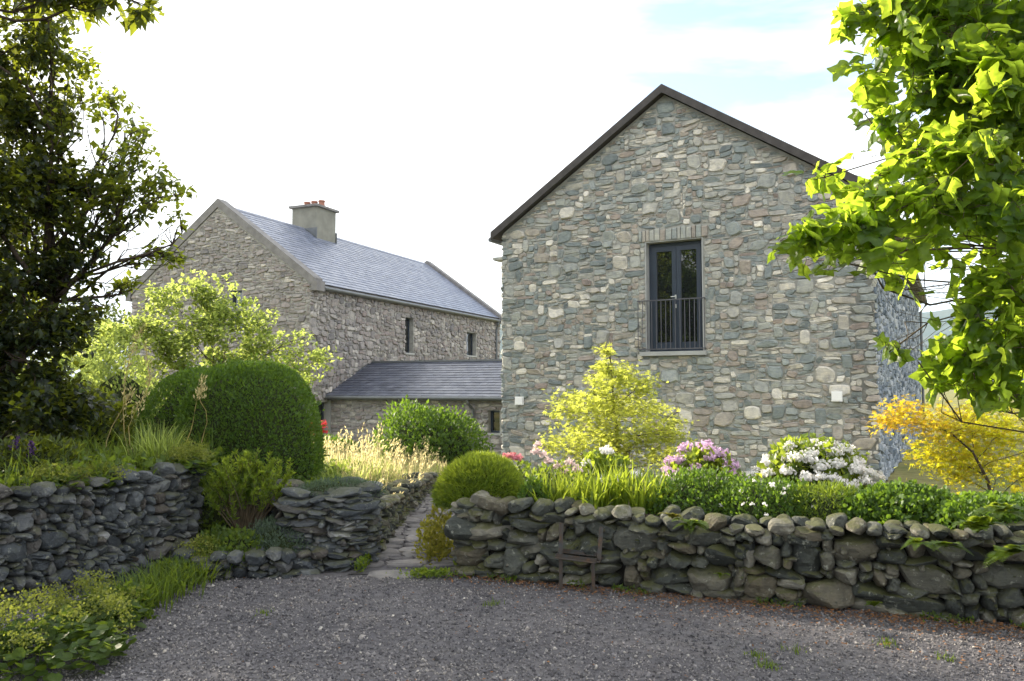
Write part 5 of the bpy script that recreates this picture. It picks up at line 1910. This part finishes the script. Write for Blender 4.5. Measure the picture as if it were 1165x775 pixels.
# ------------------------------------------------------------------ right hand bed
rng = np.random.default_rng(180)
sw_lab = ['sword-leaved clump at the left end, next to the dark leafy plant', 'second sword-leaved clump from the left in the bright green row', 'sword-leaved clump just left of the middle of the bright green row',
          'sword-leaved clump just right of the middle of the bright green row', 'sword-leaved clump below the golden maple trunk', 'sword-leaved clump at the right end, before the small-leaved shrub', ]
for k, (px, Y, n, h) in enumerate([(628, 7.3, 60, 0.42), (652, 7.4, 75, 0.46), (680, 7.3, 80, 0.50), (702, 7.4, 80, 0.52), (728, 7.3, 75, 0.50), (752, 7.35, 55, 0.42)]):
    p = at(px, 570, Y)
    grass_clump('sword_leaf_clump', sw_lab[k], 'plant', (p[0], p[1], 0.53), n, h, 0.075, 0.38, 0.026, 'leaf_fresh', 181 + k, 'sword-leaved clumps behind the boulder wall')
p = at(672, 575, 7.05)
grass_clump('sword_leaf_clump', 'flattened sword leaves lying over the coping stones', 'plant', (p[0], p[1], 0.62), 10, 0.32, 0.03, 1.5, 0.022, 'leaf_fresh', 188, 'sword-leaved clumps behind the boulder wall')


def hydrangea(label, px, py, Y, zb, r, n_head, head_r, pmat, seed, n_leaf=1700):
    p = at(px, py, Y)
    root = mound('hydrangea', label, 'flowering shrub', (p[0], p[1], zb), r, n_leaf, 0.095, 'leaf_fresh', OVAL, seed, low=-0.1, wid=1.25, group='hydrangeas in the flower bed')
    rng = np.random.default_rng(seed + 50)
    pts = []
    tries = 0
    while len(pts) < n_head and tries < 4000:
        tries += 1
        d = rvec(1, rng)[0]
        if d[2] < 0.22 or d[1] > 0.55:
            continue
        q = d * np.array(r) * rng.uniform(0.98, 1.12)
        if all(np.linalg.norm(q - o) > head_r * 1.5 for o in pts):
            pts.append(q)
    flower_heads(root, pts, head_r, pmat, seed + 80, 60, head_r * 0.42, 0.72)
    return root


hydrangea('white mophead hydrangea in front of the house corner', 925, 545, 8.9, 0.42, (0.70, 0.45, 0.60), 46, 0.075, 'petal_white', 201)
hydrangea('lilac-pink mophead hydrangea beside the golden maple', 797, 540, 9.3, 0.42, (0.42, 0.36, 0.56), 24, 0.078, 'petal_lilac', 202, 1100)
hydrangea('small white hydrangea under the golden maple', 688, 535, 9.3, 0.42, (0.34, 0.3, 0.50), 9, 0.07, 'petal_white', 203, 800)


def rose(label, px, py, Y, zb, r, pts, hr, mat, seed):
    p = at(px, py, Y)
    root = mound('rose_bush', label, 'flowering shrub', (p[0], p[1], zb), r, 800, 0.06, 'leaf_mid', OVAL, seed, low=-0.1, group='rose bushes')
    cs = [at(x, y, Y - 0.1) - np.array([p[0], p[1], zb]) for x, y in pts]
    flower_heads(root, cs, hr, mat, seed + 3, 30, hr * 0.8, 0.8, 'flower')
    return root


rose('pale pink rose bush left of the golden maple', 625, 545, 8.7, 0.45, (0.36, 0.3, 0.36), [(611, 506), (617, 517), (624, 525), (634, 530), (642, 537), (648, 526), (657, 534), (609, 514)], 0.038, 'petal_pink', 211)
rose('rose bush with a deep pink bloom beside the heather dome', 585, 545, 9.5, 0.3, (0.3, 0.28, 0.46), [(582, 520), (588, 521), (576, 520)], 0.045, 'petal_rose', 212)
rose('red-flowered rose bush near the lean-to corner post', 362, 500, 22.5, -0.6, (0.45, 0.4, 0.9), [(361, 485), (364, 490), (358, 489), (366, 484)], 0.14, 'petal_red', 213)
# purple flower spikes at the left edge
p = at(40, 540, 7.1)
bd = mound('purple_flowered_shrub', 'dark shrub with purple flower spikes at the left edge above the cobble wall', 'flowering shrub', (p[0], p[1], 0.84), (0.55, 0.35, 0.4), 2200, 0.08, 'leaf_dark', LANCE, 221, low=-0.1, wid=1.6)
rng = np.random.default_rng(222)
for (x, y) in ((36, 519), (14, 512)):
    mb = MB()
    n = 90
    c0 = at(x, y, 6.85) - np.array([p[0], p[1], 0.84])
    t = rng.random(n)
    q = np.c_[rng.normal(0, 0.018, (n, 2)) * (1.2 - t)[:, None], t * 0.13]
    leaves(mb, q, rvec(n, rng), rvec(n, rng), 0.02, PETAL, rng.random(n))
    o = mb.build('flower_spike', 'petal_purple', bd)
    o.location = tuple(float(k) for k in c0)
    o.rotation_euler = (rng.normal(0, 0.5), rng.normal(0, 0.5), 0)


# ferns and hanging weeds on the boulder wall
def fern(label, px, py, depth_off, nfr, ln, seed, mat='leaf_fresh', up=0.55):
    rng = np.random.default_rng(seed)
    # point on the wall face at this pixel
    O_ = np.array([RW0[0], RW0[1], 0]) + np.append(RWn, 0) * depth_off
    Ud = np.append(RWd, 0)
    Nn = np.append(RWn, 0)
    r = ray(px, py)
    o = np.array([0, 0, EYE])
    P_ = o + r * (np.dot(O_ - o, Nn) / np.dot(r, Nn))
    root = thing('fern', label, 'fern', P_, 0, 'ferns on the boulder wall')
    for k in range(nfr):
        mb = MB()
        a = rng.uniform(-1, 1)
        d = Nn * rng.uniform(0.5, 0.9) + Ud * a * 0.9 + np.array([0, 0, rng.uniform(up - 0.3, up + 0.4)])
        d /= np.linalg.norm(d)
        t = np.linspace(0, 1, 9)
        l_ = ln * rng.uniform(0.7, 1.1)
        pts = d[None] * (t * l_)[:, None] + np.array([0, 0, -0.5 * l_])[None] * (t ** 2)[:, None]
        mb.tube(pts, np.linspace(0.003, 0.001, 9), 4)
        tt = np.linspace(0.15, 0.99, 17)
        q = np.stack([np.interp(tt, t, pts[:, j]) for j in range(3)], 1)
        side = unit(np.cross(d, [0, 0, 1.0]))
        tang = unit(np.gradient(q, axis=0))
        for s_ in (1, -1):
            leaves(mb, q, side[None] * s_ + tang * 0.35, np.cross(tang, side[None]) * 1.0 + rng.normal(0, 0.15, (17, 3)), l_ * 0.30 * (1 - tt ** 1.5 * 0.85) * np.minimum(1, tt * 4), LANCE, np.clip(rng.normal(0.5, 0.2, 17), 0, 1), 1.5)
        mb.build('frond', mat, root)


fern('fern hanging from the middle of the boulder wall', 787, 598, 0.06, 13, 0.26, 231)
fern('bright fern at the top of the boulder wall near its right end', 1112, 606, 0.06, 13, 0.32, 232, up=0.9)
fern('fern trailing from the boulder wall at the right picture edge', 1150, 632, 0.06, 12, 0.34, 233)
fern('small fern under the mossy coping stones', 1045, 618, 0.06, 10, 0.2, 234)
fern('little fern low on the boulder wall', 820, 655, 0.06, 5, 0.12, 235)
fern('broad fern draped over the coping near the right picture edge', 1135, 585, 0.08, 14, 0.30, 237, up=0.7)
fern('olive fern tuft on the coping left of the middle fern', 765, 590, 0.08, 9, 0.18, 238, 'leaf_olive', up=0.8)
fern('fern growing from a joint under the bright top fern', 1075, 622, 0.06, 8, 0.2, 239, 'leaf_mid')
fern('small grassy fern at the foot of the boulder wall', 995, 690, 0.06, 7, 0.13, 236, up=0.9)

# weeds and fallen leaves at the foot of the right wall
rng = np.random.default_rng(240)
mb = MB()
n = 1500
u = rng.uniform(0.1, 5.4, n)
q = (RW0 + RWn * 0.0)[None] + RWd[None] * u[:, None] + RWn[None] * np.abs(rng.normal(0, 0.05, n))[:, None]
k = np.sin(u * 5) + np.sin(u * 11.3 + 1) > 0.25
q = q[k]
n = len(q)
leaves(mb, np.c_[q, rng.random(n) * 0.05], rvec(n, rng) + [0, 0, 0.7], rvec(n, rng) * 0.6 + [0, 0, 0.6], 0.03 * rng.uniform(0.6, 1.4, n), OVAL, rng.random(n))
tag(mb.build('wall_weeds', 'leaf_mid'), 'sparse green weeds along the foot of the boulder wall', 'weeds', kind='stuff')
mb = MB()
n = 4200
u = 5.7 * rng.random(n) ** 0.75
q = RW0[None] + RWd[None] * u[:, None] + RWn[None] * (np.abs(rng.normal(0, 0.20, n)) + np.where(rng.random(n) < 0.15, rng.random(n) * 0.9, 0))[:, None] * (0.4 + 0.6 * np.clip(u / 3, 0, 1))[:, None]
leaves(mb, np.c_[q, 0.018 + rng.random(n) * 0.012], rvec(n, rng) * [1, 1, .15], rvec(n, rng) * 0.35 + [0, 0, 1], 0.026 * rng.uniform(0.4, 1.3, n), OVAL, rng.random(n))
n = 260
q = np.c_[rng.uniform(-2.8, 3.6, n), rng.uniform(4.4, 7.2, n)]
leaves(mb, np.c_[q, np.full(n, 0.022)], rvec(n, rng) * [1, 1, .15], rvec(n, rng) * 0.35 + [0, 0, 1], 0.024 * rng.uniform(0.5, 1.2, n), OVAL, rng.random(n))
tag(mb.build('fallen_leaves', 'litter'), 'brown fallen leaves scattered along the boulder wall and over the gravel', 'leaf litter', kind='stuff')

mb = MB()
for (px, py, n) in ((875, 760, 60), (860, 748, 40), (905, 742, 30), (560, 690, 30), (1010, 735, 40), (300, 700, 30), (1080, 752, 30)):
    p = atz(px, py, 0.0)
    blades(mb, np.c_[p[0] + rng.normal(0, 0.035, n), p[1] + rng.normal(0, 0.035, n), np.full(n, 0.005)], rng.uniform(0.02, 0.06, n), rng.uniform(0, 6.28, n), np.abs(rng.normal(0.6, 0.3, n)), np.full(n, 0.007), rng.random(n), 3)
tag(mb.build('drive_weeds', 'leaf_mid'), 'tiny green weeds sprouting through the gravel of the drive', 'weeds', kind='stuff')

# loose gravel
rng = np.random.default_rng(250)
n = 64000
y = 4.3 + 3.6 * rng.random(n) ** 1.15
x = rng.uniform(-1, 1, n) * (0.75 * y + 0.3)
V = np.array([(1, 0, 0), (0, 1, 0), (-1, 0, 0), (0, -1, 0), (0, 0, 1), (0, 0, -1)], float)
Fo = np.array([(0, 1, 4), (1, 2, 4), (2, 3, 4), (3, 0, 4), (1, 0, 5), (2, 1, 5), (3, 2, 5), (0, 3, 5)])
xw = np.interp(y, [4.55, 5.98, 6.85, 7.55], [-4.95, -3.83, -3.35, -3.06])
yw = RW0[1] + (x - RW0[0]) * (RWd[1] / RWd[0])
k = (x > xw) & ~((x > -0.6) & (y > yw + 0.08)) & ~((x < -0.6) & (y > 7.2))
x, y = x[k], y[k]
n = len(x)
A = rvec(n, rng)
Bv = unit(np.cross(A, rvec(n, rng)))
Cv = np.cross(A, Bv)
s = 0.0088 * np.exp(rng.normal(0, 0.36, n)) * np.where(rng.random(n) < 0.5 + 0.35 * np.sin(x * 1.1 + 0.6 * y) , 1.0, 0.75)
P3 = np.c_[x, y, 0.006 + s * 0.45 * rng.random(n)]
Vj = V[None] * (1 + rng.normal(0, 0.2, (n, 6, 1))) * np.stack([np.ones(n), rng.uniform(0.6, 1, n), rng.uniform(0.4, 0.8, n)], 1)[:, None]
v = P3[:, None] + s[:, None, None] * (Vj[..., 0:1] * A[:, None] + Vj[..., 1:2] * Bv[:, None] + Vj[..., 2:3] * Cv[:, None])
mb = MB()
mb.add(v.reshape(-1, 3), (Fo[None] + (np.arange(n) * 6)[:, None, None]).reshape(-1, 3), np.repeat(rng.random(n), 6))
tag(mb.build('gravel', 'gravel'), 'loose grey gravel covering the drive', 'gravel', kind='stuff')

# ------------------------------------------------------------------ far greenery
rng = np.random.default_rng(260)
far_lab = ['distant round tree at the field edge, beside the gable corner', 'distant tree between the two maples and the picture edge', 'distant tree at the far right behind the lobed leaves', 'distant tree hidden behind the long house gable', 'distant tree left of the long house']
for k, (x, y, h, rr) in enumerate([(38, 62, 4.5, 3.2), (46, 66, 5, 3.6), (55, 60, 6, 4), (-26, 48, 7, 4), (-34, 52, 8, 4.4)]):
    tb = np.array([x, y, 0.0])
    bl = [(tb + np.array([rng.normal(0, rr * 0.4), rng.normal(0, rr * 0.4), h * rng.uniform(0.45, 0.85)]), rr * rng.uniform(0.45, 0.65), 420) for _ in range(7)]
    make_tree('field_tree', far_lab[k], 'tree', tb, [(tb, 0.22), (tb + [0, 0, h * 0.5], 0.14), (tb + [0, 0, h * 0.8], 0.05)], bl, 'leaf_far', OVAL, 0.34, seed=261 + k, limb_r=0.06, twigs=(10, 14), group='trees at the far field edge')
# lawn in the court in front of the lean-to
mb = MB()
n = 9000
q = np.c_[rng.uniform(-7, 3, n), rng.uniform(13, 24, n)]
pp = np.interp(q[:, 1], [12.6, 14.5, 17, 20, 24], [-0.98, -0.8, -0.4, 0.1, 0.6])
q = q[np.abs(q[:, 0] - pp) > 0.5]
n = len(q)
blades(mb, np.c_[q, gz(q[:, 0], q[:, 1])], rng.uniform(0.06, 0.22, n), rng.uniform(0, 6.28, n), np.abs(rng.normal(0.4, 0.2, n)), np.full(n, 0.016), rng.random(n), 3)
tag(mb.build('lawn_grass', 'leaf_fresh'), 'rough green grass of the court in front of the lean-to', 'grass', kind='stuff')

# ------------------------------------------------------------------ the air
m = bpy.data.materials.new('haze')
m.use_nodes = True
t = m.node_tree
t.nodes.clear()
o_ = t.nodes.new('ShaderNodeOutputMaterial')
pv = t.nodes.new('ShaderNodeVolumePrincipled')
pv.inputs['Color'].default_value = (0.55, 0.74, 1.0, 1)
pv.inputs['Density'].default_value = 0.00014
t.links.new(pv.outputs['Volume'], o_.inputs['Volume'])
M['haze'] = m
b = MB()
b.box(-3900, 3900, -1700, 3900, -8.5, 420)
tag(b.build('haze', 'haze'), 'thin blue haze of the evening air', 'haze', kind='stuff')
